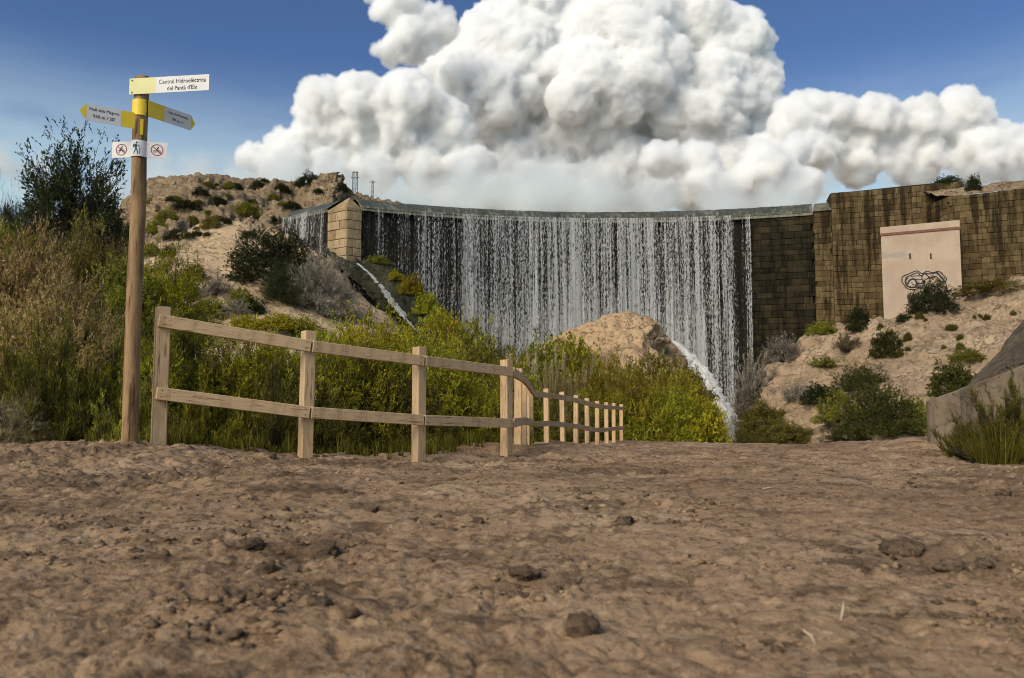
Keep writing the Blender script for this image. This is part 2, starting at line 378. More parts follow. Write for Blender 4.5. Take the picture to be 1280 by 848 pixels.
# ------------------------------------------------------------------ ground
post_px = [(198, 557, 384, 7.2), (382, 572.5, 414, 7.96), (523, 576, 434, 8.87), (633, 573, 450, 10.1), (647.5, 562.5, 461, 12.1), (654, 559.5, 469, 13.6),
           (658.5, 557.3, 477, 15.0), (663.5, 556, 484, 16.4), (683.5, 553.5, 486, 17.9), (703.5, 554.5, 490, 19.2), (720.5, 555.5, 494, 20.2), (734.5, 558, 498, 20.9),
           (747, 558.2, 501.5, 21.9), (758.5, 555.5, 503, 23.4), (767.5, 553, 504, 25.2), (777, 551.5, 505.4, 27.2)]
gctl = [(p[0], p[1], p[3]) for p in post_px] + [(0, 556, 7.4), (100, 555, 7.3), (161, 555, 7.0), (-200, 560, 7.0), (900, 556, 29), (1000, 557, 29), (840, 553, 29), (1090, 553, 24), (1160, 549, 19.5),
        (1180, 571, 11), (1290, 576, 9.5), (1500, 600, 8), (900, 562, 18), (1020, 563, 18), (900, 570, 12), (1050, 572, 12), (1100, 585, 7.5), (880, 585, 7.5), (700, 588, 7), (500, 592, 5.6), (300, 590, 5.4), (100, 585, 5.2), (-100, 585, 5.2)]
for px in (-300, 0, 320, 640, 960, 1280, 1600):
    for d in (4.0, 3.0, 2.0, 1.3, .8): gctl.append((px, 500 + 400 / d, d))
G = np.array(gctl); Gu = (G[:, 0] - 640) / 1000; Gw = np.log(G[:, 2]); Gr = G[:, 1] - (500 + 400 / np.maximum(G[:, 2], 1e-3))
fence_line = [(-7.5, 7.9), (-4.6, 7.45)] + [tuple(U(p[0], p[1], p[3])[:2]) for p in post_px] + [(4.6, 28.6), (8, 31), (11.5, 30.5), (12.5, 26), (11.5, 20), (40, 19)]
FL = np.array(fence_line)
def edge_dist(x, y):
    """signed distance beyond the path's outer edge (positive outside)"""
    best = np.full(x.shape, 1e9)
    for a, b in zip(FL[:-1], FL[1:]):
        ab = b - a; t = np.clip(((x - a[0]) * ab[0] + (y - a[1]) * ab[1]) / (ab @ ab), 0, 1)
        best = np.minimum(best, np.hypot(x - a[0] - t * ab[0], y - a[1] - t * ab[1]))
    poly = np.concatenate([[[-7.5, -50]], FL, [[40, -50]]]); ins = np.zeros(x.shape, bool)
    for a, b in zip(poly, np.roll(poly, -1, 0)):
        c = ((a[1] > y) != (b[1] > y)); xi = a[0] + (y - a[1]) / (b[1] - a[1] + 1e-12) * (b[0] - a[0]); ins ^= c & (x < xi)
    return np.where(ins, -best, best)
def ground_base(x, y):
    x = np.atleast_1d(np.asarray(x, float)); y = np.atleast_1d(np.asarray(y, float))
    d = np.maximum(y, .35); u = np.clip(x / d, -1.2, 1.2); w = np.log(np.clip(d, .5, 32))
    num = 0; den = 0
    for i in range(len(G)):
        k = 1 / (((u - Gu[i]) * 2.2) ** 2 + ((w - Gw[i]) * 1.0) ** 2 + 4e-4) ** 1.6
        num = num + k * Gr[i]; den = den + k
    row = 500 + 400 / d + num / den
    v = (424 - row) / FPX
    z = CAMZ + d * (math.sin(PITCH) + v * math.cos(PITCH)) / (math.cos(PITCH) - v * math.sin(PITCH))
    z = np.where(y < .8, z * sstep(y, .3, .8), z)
    e = edge_dist(x, y)
    keep = .35 + 2.2 * np.exp(-((x + .55) ** 2 / 1.0 + (y - 11.2) ** 2 / 4.0))
    drop = sstep(e, keep, keep + 7.0)
    z = z * (1 - drop) + (-2.9) * drop
    rise = np.exp(-((x + .55) ** 2 / .8 + (y - 11.4) ** 2 / 2.0)) * .12
    return z + rise
CHURN = [(-.50, 1.62, .22), (.03, 1.72, .16), (1.04, 2.0, .30), (-.55, 2.15, .22), (.35, 3.1, .3), (-2.0, 4.4, .9), (-3.4, 6.3, 1.0), (-1.6, 6.6, 1.0), (.9, 6.5, .7), (2.6, 4.5, .6), (-.9, 3.6, .35), (0.1, 8.6, .8), (-4.6, 5.4, 1.2)]
def churn(x, y):
    c = 0
    for cx, cy, r in CHURN: c = np.maximum(c, np.exp(-((x - cx) ** 2 + (y - cy) ** 2) / r ** 2))
    return c
def rough(x, y):
    P = np.stack([x, y, 0 * x], 1); d = np.hypot(x, y); ch = churn(x, y) * sstep(pn(P, 3.0, 41), -.5, .3)
    W = P + np.stack([pn(P, 3.1, 51), pn(P, 3.1, 52), 0 * x], 1) * .06
    calm = .40 + .45 * sstep(pn(P, .55, 5), -.3, .4) + 1.0 * ch
    z = fbm(P, .8, 3, 1) * .022
    z = z + (.35 - billow(W, 4.5, 2, 2)) * .010 * calm
    pl = fbm(W, 6.5, 4, 61); z = z + np.tanh(pl * 3.2) * .0032 * (.5 + calm)                     # trodden plates with small steps
    pl2 = fbm(W * np.array([1, .8, 1]), 15.0, 3, 64); z = z + np.tanh(pl2 * 4) * .0030 * (.6 + calm)
    for sc, dep, wd, sd in ((4.2, .0075, .06, 71), (9.5, .0060, .08, 74), (21.0, .004, .12, 77)):   # drying cracks
        z = z - dep * np.exp(-(fbm(W, sc, 2, sd) / wd) ** 2)
    z = z + np.maximum(0, fbm(P, 2.2, 4, 21) - .30) * .035 - np.maximum(0, pn(P, 1.7, 23) - .45) * .06
    z = z + (.3 - billow(W, 11.0, 3, 8)) * .020 * ch + np.maximum(0, fbm(W, 9.0, 3, 62) - .1) * .05 * ch
    z = z + (.3 - billow(P, 30.0, 2, 9)) * .006
    return z * (.80 + 1.25 * sstep(d, 2.2, 10))
def ground_z(x, y):
    return ground_base(x, y) + rough(np.atleast_1d(np.asarray(x, float)), np.atleast_1d(np.asarray(y, float)))
def gz(x, y): return float(ground_z(x, y)[0])
def build_ground():
    ds = np.concatenate([np.linspace(-2, .7, 8)[:-1], np.geomspace(.85, 34, 720), np.geomspace(36, 9000, 26)])
    us = np.concatenate([[-40, -12, -5, -2.5, -1.5, -1.1, -.9], np.linspace(-.74, .74, 480), [.9, 1.1, 1.5, 2.5, 5, 12, 40]])
    dd, uu = np.meshgrid(ds, us, indexing='ij'); x = uu * np.maximum(np.abs(dd), .7); y = dd
    xf, yf = x.ravel(), y.ravel(); r = rough(xf, yf) * (np.abs(xf) < 60); z = ground_base(xf, yf) + np.where(np.hypot(xf, yf) < 120, r, 0)
    me = np_mesh('ground', np.stack([xf, yf, z], 1), grid_faces(*dd.shape), True); set_attr(me, 'damp', churn(xf, yf))
    return tag(link_mesh('ground', me, DIRT), kind='structure')
ground = build_ground()

# ------------------------------------------------------------------ rock faces
def catmull(a, n):
    a = np.asarray(a, float); m = len(a); t = np.linspace(0, m - 1, n); i = np.minimum(t.astype(int), m - 2); f = (t - i).reshape((-1,) + (1,) * (a.ndim - 1))
    g = lambda k: a[np.clip(k, 0, m - 1)]
    p0, p1, p2, p3 = g(i - 1), g(i), g(i + 1), g(i + 2)
    return .5 * (2 * p1 + (p2 - p0) * f + (2 * p0 - 5 * p1 + 4 * p2 - p3) * f ** 2 + (3 * p1 - p0 - 3 * p2 + p3) * f ** 3)
rock_bvh = []
def rock(name, cols, mat, nu, nv, amps, seed, label=None, cat=None, kind='structure', clampz=None):
    """cols: list of columns, each a list of (px, py, d) from far/top to near/bottom"""
    cols = [c + [(c[-1][0], c[-1][1] + 9000 / c[-1][2], c[-1][2] - 1.0)] for c in cols]
    A = np.array([[U(*q) for q in c] for c in cols]); A = catmull(A, nu); A = catmull(A.transpose(1, 0, 2), nv).transpose(1, 0, 2)
    v = A.reshape(-1, 3)
    for (lam, a, mode) in amps:
        Gd = v.reshape(nu, nv, 3); tu = np.gradient(Gd, axis=0); tv = np.gradient(Gd, axis=1); nm = np.cross(tu, tv).reshape(-1, 3)
        nm /= np.linalg.norm(nm, axis=1)[:, None] + 1e-9; nm *= np.where(nm[:, 2:3] + .0 * nm[:, 2:3] < -.15, -1, 1)
        flip = np.sign((nm[:, 1]).mean()); nm = nm * (-flip if flip else 1)
        h = {'fbm': lambda: fbm(v, 1 / lam, 4, seed), 'bil': lambda: billow(v, 1 / lam, 3, seed) - .3, 'rid': lambda: .25 - np.abs(fbm(v, 1 / lam, 3, seed)),
             'lay': lambda: np.abs(((v[:, 2] / lam + fbm(v, .35 / lam, 3, seed) * 1.2) % 1) - .5) - .25}[mode]()
        v = v + nm * (h * a)[:, None]
    f = grid_faces(nu, nv); me = np_mesh(name, v, f, True)
    o = link_mesh(name, me, mat); tag(o, label, cat, None, kind)
    rock_bvh.append(BVHTree.FromPolygons([Vector(q) for q in v], [tuple(q) for q in f]))
    return o
def hit(px, py, default=60):
    r = ray(px, py); best = None
    for b in rock_bvh:
        h = b.ray_cast(Vector((0, 0, CAMZ)), Vector(r).normalized())
        if h[0] is not None and (best is None or h[3] < best[1]): best = (h[0], h[3])
    return np.array(best[0]) if best else U(px, py, default)

# far hill behind the left end of the dam
def build_rocks():
    sky = [(-140, 300), (-40, 296), (60, 290), (110, 284), (150, 268), (178, 240), (210, 226), (262, 221), (300, 224), (340, 226), (368, 228), (385, 224), (404, 217), (418, 214), (430, 228), (442, 240), (470, 256), (500, 264)]
    cols = []
    for i, (px, py) in enumerate(sky):
        t = i / (len(sky) - 1)
        cols.append([(px, py + 30, 190), (px, py + 4, 160), (px, py, 150), (px, py + 14, 138), (px, py + 34, 124), (px, py + 70, 108), (px, py + 120, 98), (px, py + 180, 92)])
    rock('hill', cols, HILL, 330, 150, [(30, 2.6, 'fbm'), (11, 2.6, 'rid'), (7, 1.6, 'lay'), (4, 1.8, 'rid'), (1.6, .9, 'rid')], 3)
    # smooth tan rock slope in front of the dam's left end
    cols = [[(100, 380, 86), (110, 356, 80), (130, 350, 76), (140, 400, 60), (150, 450, 48), (160, 540, 40)],
            [(170, 345, 86), (175, 322, 80), (190, 312, 76), (195, 370, 60), (200, 440, 48), (210, 540, 38)],
            [(222, 325, 88), (226, 300, 82), (235, 296, 78), (245, 345, 64), (250, 425, 50), (255, 540, 38)],
            [(285, 305, 90), (288, 283, 84), (293, 279, 80), (300, 330, 68), (305, 420, 52), (310, 540, 38)],
            [(345, 312, 90), (350, 293, 85), (355, 293, 81), (358, 335, 70), (365, 420, 53), (370, 540, 38)],
            [(384, 330, 88), (387, 313, 84), (391, 318, 79), (405, 358, 70), (415, 425, 55), (420, 540, 38)],
            [(413, 356, 84), (417, 336, 80), (423, 342, 76.5), (434, 380, 68), (455, 430, 56), (460, 540, 38)],
            [(438, 388, 80), (442, 370, 76.5), (450, 376, 72), (462, 402, 66), (490, 435, 57), (495, 540, 38)],
            [(490, 426, 74), (493, 406, 69), (499, 410, 66), (505, 425, 62), (522, 445, 57), (525, 540, 38)]]
    rock('rock_slope', cols, TAN, 240, 150, [(14, .8, 'fbm'), (5, .8, 'lay'), (2.8, .36, 'rid'), (.9, .16, 'rid')], 8)
    # dark wet ramp below the pier
    cols = [[(388, 300, 84), (402, 312, 80.5), (436, 344, 77.5), (474, 382, 73), (508, 416, 68), (530, 470, 64)],
            [(402, 300, 83), (414, 317, 79.6), (450, 347, 76.5), (486, 382, 71.5), (518, 414, 66), (544, 470, 62)],
            [(430, 305, 82.5), (440, 321, 79.5), (466, 350, 76), (495, 380, 70.5), (528, 413, 64.5), (556, 470, 60)],
            [(465, 310, 83), (470, 326, 80), (490, 348, 76.5), (518, 376, 71), (545, 404, 65), (575, 470, 60)],
            [(490, 330, 84), (494, 336, 80.5), (512, 352, 77), (535, 378, 71.5), (560, 408, 66), (590, 470, 60)],
            [(510, 360, 84), (512, 352, 81), (530, 366, 77.5), (552, 390, 72), (572, 420, 67), (600, 480, 61)]]
    rock('wet_ramp', cols, WETROCK, 120, 130, [(5, .5, 'fbm'), (1.6, .5, 'rid'), (.5, .14, 'bil')], 15)
    # rock mound in the middle
    sk = [(600, 500), (640, 474), (662, 446), (690, 428), (722, 410), (748, 402), (775, 396), (800, 394), (816, 401), (832, 420), (850, 442), (868, 462), (886, 482), (900, 505), (908, 530), (914, 560), (918, 590)]
    cols = []
    for i, (px, py) in enumerate(sk):
        c = (px - 760)
        cols.append([(760 + c * 1.0, py + 60, 70), (px, py + 4, 62), (px, py, 59.5), (px - c * .06, py + 20, 57), (px - c * .1, py + 55 * (600 - py) / 200, 54), (px - c * .12, py + 110 * (600 - py) / 200, 50), (px - c * .12, max(560, py + 30) + 25, 45), (px - c * .1, 640, 43)])
    rock('rock_mound', cols, MOUND, 230, 170, [(9, 1.1, 'fbm'), (4, 1.0, 'rid'), (1.5, .40, 'rid'), (.5, .12, 'rid')], 21)
    # pale rocky slope on the right
    sk = [(880, 600), (905, 556), (925, 515), (942, 482), (962, 455), (1000, 428), (1050, 413), (1100, 399), (1150, 391), (1200, 383), (1250, 371), (1300, 358), (1370, 345), (1480, 320)]
    cols = []
    for i, (px, py) in enumerate(sk):
        t = sstep(px, 900, 1250); dtop = 66 - 2 * t; dbot = 44 - 21 * t; pb = 585 - 10 * t
        L = []
        for k, f in enumerate((0, .12, .3, .5, .75, 1)):
            L.append((px + 10 * f, py + (pb - py) * f, dtop + (dbot - dtop) * (f ** .8)))
        cols.append([(px, py + 30, dtop + 14), (px, py + 3, dtop + 5)] + L)
    rock('rocky_slope', cols, SLOPE, 280, 200, [(13, 1.3, 'fbm'), (4.5, 1.1, 'lay'), (3.4, .7, 'rid'), (1.3, .34, 'rid'), (.45, .09, 'rid')], 33)
    # coarse rubble bank behind the concrete wall
    cols = [[(1195, 500, 24), (1203, 488, 22.5), (1206, 492, 20), (1206, 500, 18), (1206, 530, 17.6)], [(1212, 490, 24.5), (1218, 470, 23), (1226, 472, 20), (1226, 490, 17.2), (1226, 520, 16.8)],
            [(1240, 470, 25), (1243, 446, 23.5), (1252, 450, 20), (1255, 475, 16.4), (1255, 505, 16)], [(1275, 430, 25), (1278, 405, 23.5), (1285, 415, 20), (1288, 462, 15.2), (1288, 500, 14.9)], [(1340, 370, 25), (1345, 345, 23.5), (1350, 365, 19), (1350, 440, 13.7), (1350, 490, 13.4)]]
    rock('rubble_bank', cols, RUBBLE, 110, 100, [(2.2, .08, 'fbm'), (.5, .07, 'bil'), (.2, .04, 'bil')], 41)
build_rocks()

# ------------------------------------------------------------------ dam
WALLCORE = m_stone('dark_joint_mortar', [(.028, .021, .012), (.055, .041, .022), (.09, .067, .036)], 0, .4)
WETSTONE = m_stone('wet_dark_stone', [(.010, .009, .005), (.026, .021, .011), (.055, .042, .020)], 1, .6)
DRYSTONE = m_stone('stained_ashlar', [(.056, .037, .016), (.108, .074, .033), (.185, .132, .060)], 0, .85)
PIERSTONE = m_stone('pale_ashlar', [(.22, .15, .075), (.36, .26, .14), (.46, .35, .20)], 0, .35)
COPING = m_stone('crest_stone', [(.10, .09, .06), (.17, .155, .11), (.24, .22, .16)], 0, .5)

# plan of the curved spillway: a circle through both ends and the middle of the crest
PL = U(452, 251, 79.6)[:2]; PM = U(745, 270, 85.2)[:2]; PR = U(1016, 263, 81.6)[:2]
def circle(a, b, c):
    A = np.array([b - a, c - a]) * 2; rhs = np.array([b @ b - a @ a, c @ c - a @ a]); o = np.linalg.solve(A, rhs); return o, np.linalg.norm(a - o)
CC, CR = circle(PL, PM, PR)
aL = math.atan2(PL[0] - CC[0], PL[1] - CC[1]); aR = math.atan2(PR[0] - CC[0], PR[1] - CC[1])
ZLIP = 19.8; ZTOP = 21.2; ZBOT = -6.0
CREST = [(-.05, .10), (.45, .46), (1.1, .88), (1.9, 1.24), (2.8, 1.40), (4.5, 1.42)]
def arc(s, r=0.0):
    """s 0..1 along the spillway from left to right; r metres upstream of the downstream edge"""
    a = aL + (aR - aL) * s; return np.array([CC[0] + (CR + r) * math.sin(a), CC[1] + (CR + r) * math.cos(a)])
ARC_L = CR * (aR - aL)

STONE_ME = []
def stone_meshes():
    for k in range(8):
        r_ = np.random.default_rng(100 + k); j = lambda: r_.uniform(-.045, .045)
        # x along the wall, y outward (front -y), z up; unit block with a pillowed rough face
        back = [(-.5, .5, -.5), (.5, .5, -.5), (.5, .5, .5), (-.5, .5, .5)]
        rim = [(-.5 + abs(j()) * .35, -.315 + j() * .4, -.5 + abs(j()) * .8), (.5 - abs(j()) * .35, -.315 + j() * .4, -.5 + abs(j()) * .8), (.5 - abs(j()) * .35, -.315 + j() * .4, .5 - abs(j()) * .8), (-.5 + abs(j()) * .35, -.315 + j() * .4, .5 - abs(j()) * .8)]
        face = [(-.45 + j() * .6, -.335 + j() * .5, -.43 + j() * .6), (.45 + j() * .6, -.335 + j() * .5, -.43 + j() * .6), (.45 + j() * .6, -.335 + j() * .5, .43 + j() * .6), (-.45 + j() * .6, -.335 + j() * .5, .43 + j() * .6)]
        v = back + rim + face + [(j() * 4, -.35 + .6 * j(), j() * 4)]
        f = [(0, 1, 5, 4), (1, 2, 6, 5), (2, 3, 7, 6), (3, 0, 4, 7), (4, 5, 9, 8), (5, 6, 10, 9), (6, 7, 11, 10), (7, 4, 8, 11), (8, 9, 12), (9, 10, 12), (10, 11, 12), (11, 8, 12)]
        me = bpy.data.meshes.new('stone'); me.from_pydata(v, [], f); me.update(); STONE_ME.append(me)
stone_meshes()
_sm = {}
def stone(parent, c, w, h, t, yaw, mat, batter=0.0):
    """one block: c = middle of its front face, yaw = heading of the face's right-hand direction"""
    k = random.randrange(8); key = (k, mat.name)
    if key not in _sm:
        me = STONE_ME[k].copy(); me.name = 'stone'; me.materials.append(mat); _sm[key] = me
    o = bpy.data.objects.new('stone', _sm[key]); C.objects.link(o); o.parent = parent
    o.scale = (w * (1 if random.random() < .5 else -1), t, h * (1 if random.random() < .5 else -1)); o.rotation_euler = (batter, 0, yaw)
    n = Vector((math.sin(yaw), -math.cos(yaw), 0)); o.location = Vector(c) - n * (t * .30 - random.uniform(-.03, .03))
    return o
def course_wall(parent, path, ztop, zbot, h, wl, wh, mat, t=.6, clip=None):
    """lay courses of stones on a plan polyline; clip(x, y, z) -> bool keeps a stone"""
    P = np.array(path); seg = np.linalg.norm(np.diff(P, axis=0), axis=1); cum = np.concatenate([[0], np.cumsum(seg)]); L = cum[-1]
    at = lambda s: np.array([np.interp(s, cum, P[:, 0]), np.interp(s, cum, P[:, 1])])
    z = None; n = 0; row = 0
    zt = max(ztop(0), ztop(L)); hh = h * random.uniform(.9, 1.1); z = zt
    while z - hh > zbot:
        s = -random.uniform(0, wl)
        while s < L:
            w = random.uniform(wl, wh); s0 = max(s, 0); s1 = min(s + w, L)
            if s1 - s0 > wl * .35:
                p = at((s0 + s1) / 2); d = at(min(s1, L)) - at(s0); yaw = math.atan2(d[1], d[0]); top = min(z, ztop((s0 + s1) / 2)); low = z - hh
                if top - low > .2 and (clip is None or clip(p[0], p[1], (top + low) / 2)):
                    stone(parent, (p[0], p[1], (top + low) / 2), (s1 - s0) - .010, top - low - .010, t, yaw, mat); n += 1
            s += w
        z -= hh; hh = h * random.uniform(.85, 1.15); row += 1
    return n
def in_view(x, y, z, margin=8, lo=0, hi=1280):
    r = np.array([x, y, z - CAMZ]); c, s = math.cos(PITCH), math.sin(PITCH)
    dep = r[1] * c + r[2] * s; px = 640 + FPX * r[0] / dep; py = 424 - FPX * (r[2] * c - r[1] * s) / dep
    return px, py
dam = thing('dam', 'curved masonry dam with water pouring over its long crest', 'dam', (*arc(.5), ZBOT))
dam_o = Vector(dam.location)
def child_fix(o, parent):            # keep world position under a parent that only has a location
    o.parent = parent; o.matrix_parent_inverse = Matrix.Translation(-Vector(parent.location)); return o
def wall_sheet(name, path, zt, zb, thick, mat, parent, batter=0.0, up=None):
    """closed wall body standing on a plan polyline, thickness going to `up` side (left of travel)"""
    P = np.array(path); d = np.gradient(P, axis=0); n = np.stack([-d[:, 1], d[:, 0]], 1); n /= np.linalg.norm(n, axis=1)[:, None]
    Q = P + n * thick; v = []; m = len(P); zt = zt if callable(zt) else (lambda i, z=zt: z)
    for i in range(m): v += [(P[i, 0], P[i, 1], zb), (P[i, 0], P[i, 1], zt(i)), (Q[i, 0], Q[i, 1], zt(i)), (Q[i, 0], Q[i, 1], zb)]
    f = []
    for i in range(m - 1):
        for k in range(4):
            a = i * 4 + k; b = i * 4 + (k + 1) % 4; f.append((a, b, b + 4, a + 4))
    f += [(3, 2, 1, 0), (4 * m - 4, 4 * m - 3, 4 * m - 2, 4 * m - 1)]
    me = bpy.data.meshes.new(name); me.from_pydata(v, [], f); me.update(); bm = bmesh.new(); bm.from_mesh(me); bmesh.ops.recalc_face_normals(bm, faces=bm.faces[:]); bm.to_mesh(me); bm.free()
    return child_fix(link_mesh(name, me, mat), parent)
spill_path = [arc(s) for s in np.linspace(0, 1, 60)]
core_path = [arc(s, .35) for s in np.linspace(-.0, 1.0, 60)]
WETCORE = m_stone('wet_black_masonry', [(.008, .008, .005), (.018, .016, .010), (.034, .028, .017)], 0, .5)
wall_sheet('spillway_wall', core_path, ZLIP - .02, ZBOT, 6.5, WETCORE, dam)
def px_to_s(px):
    ss = np.linspace(-.1, 1.1, 600); pp = [in_view(*arc(q), 19)[0] for q in ss]; return float(np.interp(px, pp, ss))
s_wet = px_to_s(938)
def blocks_grid(path, ztop): return path
wet_path = [arc(s) for s in np.linspace(s_wet, 1.0, 14)]
nst = course_wall(dam, wet_path, lambda s: ZLIP - .05, 0.0, .64, .75, 1.5, WETSTONE, .7, lambda x, y, z: in_view(x, y, z)[1] < 500)
for ch in dam.children:
    if ch.name.startswith('stone'): ch.matrix_parent_inverse = Matrix.Translation(-dam_o)
# sloping crest the water slides over
def crest():
    prof = [(-.18, ZLIP - .35), (-.20, ZLIP)] + [(r, ZLIP + z) for r, z in CREST] + [(6.6, ZTOP - .05), (6.6, ZLIP - .2)]
    ss = np.linspace(-.004, 1.0, 90); v = []; m = len(prof)
    for s in ss:
        for (r, z) in prof: p = arc(s, r); v.append((p[0], p[1], z))
    f = [tuple(q) for q in grid_faces(len(ss), m)]
    me = np_mesh('crest', v, f, False); child_fix(link_mesh('crest', me, COPING), dam)
crest()

# pier: pointed cutwater at the left end, where the wing wall turns away
pA = U(410, 256, 80.2); pB = U(434, 258, 78.6); pC = U(452.5, 255, 79.7)
def pier():
    pr = thing('pier', None, None); del_keys = [k for k in ('label', 'category') if k in pr.keys()]
    for k in del_keys: del pr[k]
    pr.name = 'pier'; child_fix(pr, dam)
    z0 = 13.8; zt = 19.6; ap = 20.75
    A, B, Cc = pA[:2], pB[:2], pC[:2]; back = (A + Cc) / 2 + np.array([.3, 2.6])
    inset = .12; cen = (A + B + Cc) / 3
    sh = lambda p: p + (cen - p) / np.linalg.norm(cen - p) * inset
    a, b, c = sh(A), sh(B), sh(Cc)
    v = [(*a, z0), (*b, z0), (*c, z0), (*back, z0), (*a, zt), (*b, zt), (*c, zt), (*back, zt + .9)]
    f = [(0, 1, 5, 4), (1, 2, 6, 5), (2, 3, 7, 6), (3, 0, 4, 7), (4, 5, 6, 7)]
    me = bpy.data.meshes.new('pier_core'); me.from_pydata(v, [], f); me.update(); o = link_mesh('core', me, WALLCORE); o.parent = pr
    # gable cap
    top = np.array([*(B + np.array([0.05, .9])), ap + .05])
    v = [(*A, zt), (*B, zt), (*Cc, zt), tuple(top), (*back, ap - .1), (A[0], A[1], zt - .3), (B[0], B[1] - .02, zt - .3), (Cc[0], Cc[1], zt - .3)]
    f = [(0, 1, 3), (1, 2, 3), (2, 4, 3), (4, 0, 3), (5, 6, 1, 0), (6, 7, 2, 1)]
    me = bpy.data.meshes.new('cap'); me.from_pydata(v, [], f); me.update(); o = link_mesh('cap', me, PIERSTONE); o.parent = pr
    z = zt - .32; row = 0
    while z > z0 + .2:
        h = random.uniform(.78, 1.0)
        for (P, Q) in ((A, B), (B, Cc)):
            L = np.linalg.norm(Q - P); cut = .42 + .2 * ((row % 2)) if L > 1.2 else 1; yaw = math.atan2(*(Q - P)[::-1])
            for (t0, t1) in ((0, cut), (cut, 1)):
                if t1 - t0 < .02: continue
                p = P + (Q - P) * (t0 + t1) / 2
                o = stone(pr, (*p, z - h / 2), L * (t1 - t0) - .03, h - .035, .5, yaw, PIERSTONE)
        z -= h; row += 1
pier()
# left wing wall of the spillway running off behind the pier
wing_path = [U(356, 264, 84.5)[:2], U(384, 262, 82.6)[:2], pA[:2] + np.array([.05, .1])]
WP = np.array(wing_path)
wall_sheet('wing_wall', [WP[0] * .3 + WP[0] * .7, WP[1], WP[2]], 19.7, 6, 4.0, WETCORE, dam)
def wing_crest():
    prof = [(-.1, 19.45), (-.14, 19.75), (.6, 20.3), (1.6, 20.95), (2.6, 21.1), (2.7, 19.6)]
    d = (WP[2] - WP[0]); d /= np.linalg.norm(d); n = np.array([-d[1], d[0]]); v = []
    for t in np.linspace(0, 1.0, 12):
        for (r, z) in prof: p = WP[0] + (WP[2] - WP[0]) * t + n * r; v.append((p[0], p[1], z))
    me = np_mesh('wing_crest', v, grid_faces(12, len(prof))); child_fix(link_mesh('wing_crest', me, COPING), dam)
wing_crest()

# high abutment wall right of the spillway, and the flank wall nearer to us
ab = [PR + 0, U(1039, 255, 80.9)[:2]]
hi_path = [U(1039, 245, 80.7)[:2], U(1085, 240, 79.8)[:2], U(1130, 235, 78.6)[:2], U(1172, 232, 77.3)[:2], U(1205, 230, 76.2)[:2]]
ztops = [U(1039, 241, 80.7)[2], U(1085, 236.3, 79.8)[2], U(1130, 231.5, 78.6)[2], U(1172, 227.5, 77.3)[2], U(1205, 225.5, 76.2)[2]]
abut = thing('abutment_wall', 'tall stained ashlar wall rising right of the spillway behind the pink building', 'wall', (*hi_path[2], 0))
def lay(parent, *a, **k):
    before = set(parent.children); n = course_wall(parent, *a, **k); inv = Matrix.Translation(-Vector(parent.location))
    for ch in parent.children:
        if ch not in before: ch.matrix_parent_inverse = inv
    return n
off = lambda path, t: [np.array(p) + np.array([0.0, t]) for p in path]
lens = np.concatenate([[0], np.cumsum(np.linalg.norm(np.diff(np.array(hi_path), axis=0), axis=1))])
wall_sheet('core', off(hi_path, .3), lambda i: ztops[i] - .03, ZBOT, 3.0, WALLCORE, abut)
def vis_ab(x, y, z):
    px, py = in_view(x, y, z); return py < 425 and not (1116 < px < 1188 and py > 304) and px < 1206
n2 = lay(abut, hi_path, lambda s: float(np.interp(s, lens, ztops)) - .04, 4.0, .56, .60, 1.15, DRYSTONE, .6, vis_ab)
# lower stretch between spillway and high wall
low_path = [PR + (ab[1] - PR) * .02, ab[1]]
wall_sheet('step_core', off(low_path, .3), ZLIP + .05, ZBOT, 3.0, WALLCORE, abut)
n3 = lay(abut, low_path, lambda s: ZLIP, 4.0, .57, .60, 1.15, DRYSTONE, .6, lambda x, y, z: in_view(x, y, z)[1] < 420)
mb = MB()
c0 = np.array(low_path[0]); c1 = np.array(low_path[1]); n_ = np.array([-(c1 - c0)[1], (c1 - c0)[0]]); n_ /= np.linalg.norm(n_)
prof = [(-.2, ZLIP), (-.2, ZLIP + .12), (.9, ZLIP + .80), (2.2, ZLIP + 1.36), (2.2, ZLIP)]
vs = [[mb.bm.verts.new((*(c + n_ * r), z)) for r, z in prof] for c in (c0, c1)]
for k in range(5): mb.bm.faces.new((vs[0][k], vs[0][(k + 1) % 5], vs[1][(k + 1) % 5], vs[1][k]))
mb.bm.faces.new(vs[0]); mb.bm.faces.new(vs[1][::-1]); child_fix(mb.build('sloped_cap', COPING), abut)
fl_path = [U(1187, 262, 73.6)[:2], U(1230, 250, 72.3)[:2], U(1290, 240, 70.8)[:2], U(1400, 230, 68)[:2]]
fl_z = [U(1187, 245.5, 73.6)[2], U(1230, 241, 72.3)[2], U(1290, 233.5, 70.8)[2], U(1400, 222, 68)[2]]
flank = thing('flank_wall', 'nearest stained ashlar wall at the right edge beyond the pink building', 'wall', (*fl_path[1], 0))
flens = np.concatenate([[0], np.cumsum(np.linalg.norm(np.diff(np.array(fl_path), axis=0), axis=1))])
wall_sheet('core', off(fl_path, .3), lambda i: fl_z[i] - .03, 2, 4.6, WALLCORE, flank)
ret = [np.array(fl_path[0]) + np.array([-.25, 3.6]), np.array(fl_path[0]) + np.array([-.10, .0])]
lay(flank, ret, lambda s: fl_z[0] - .04, 9.0, .56, .60, 1.15, DRYSTONE, .5, lambda x, y, z: in_view(x, y, z)[1] < 300)
n4 = lay(flank, fl_path, lambda s: float(np.interp(s, flens, fl_z)) - .04, 7.0, .56, .60, 1.15, DRYSTONE, .6, lambda x, y, z: in_view(x, y, z)[1] < 392 and in_view(x, y, z)[0] < 1380 and not (in_view(x, y, z)[0] < 1196 and in_view(x, y, z)[1] > 300))
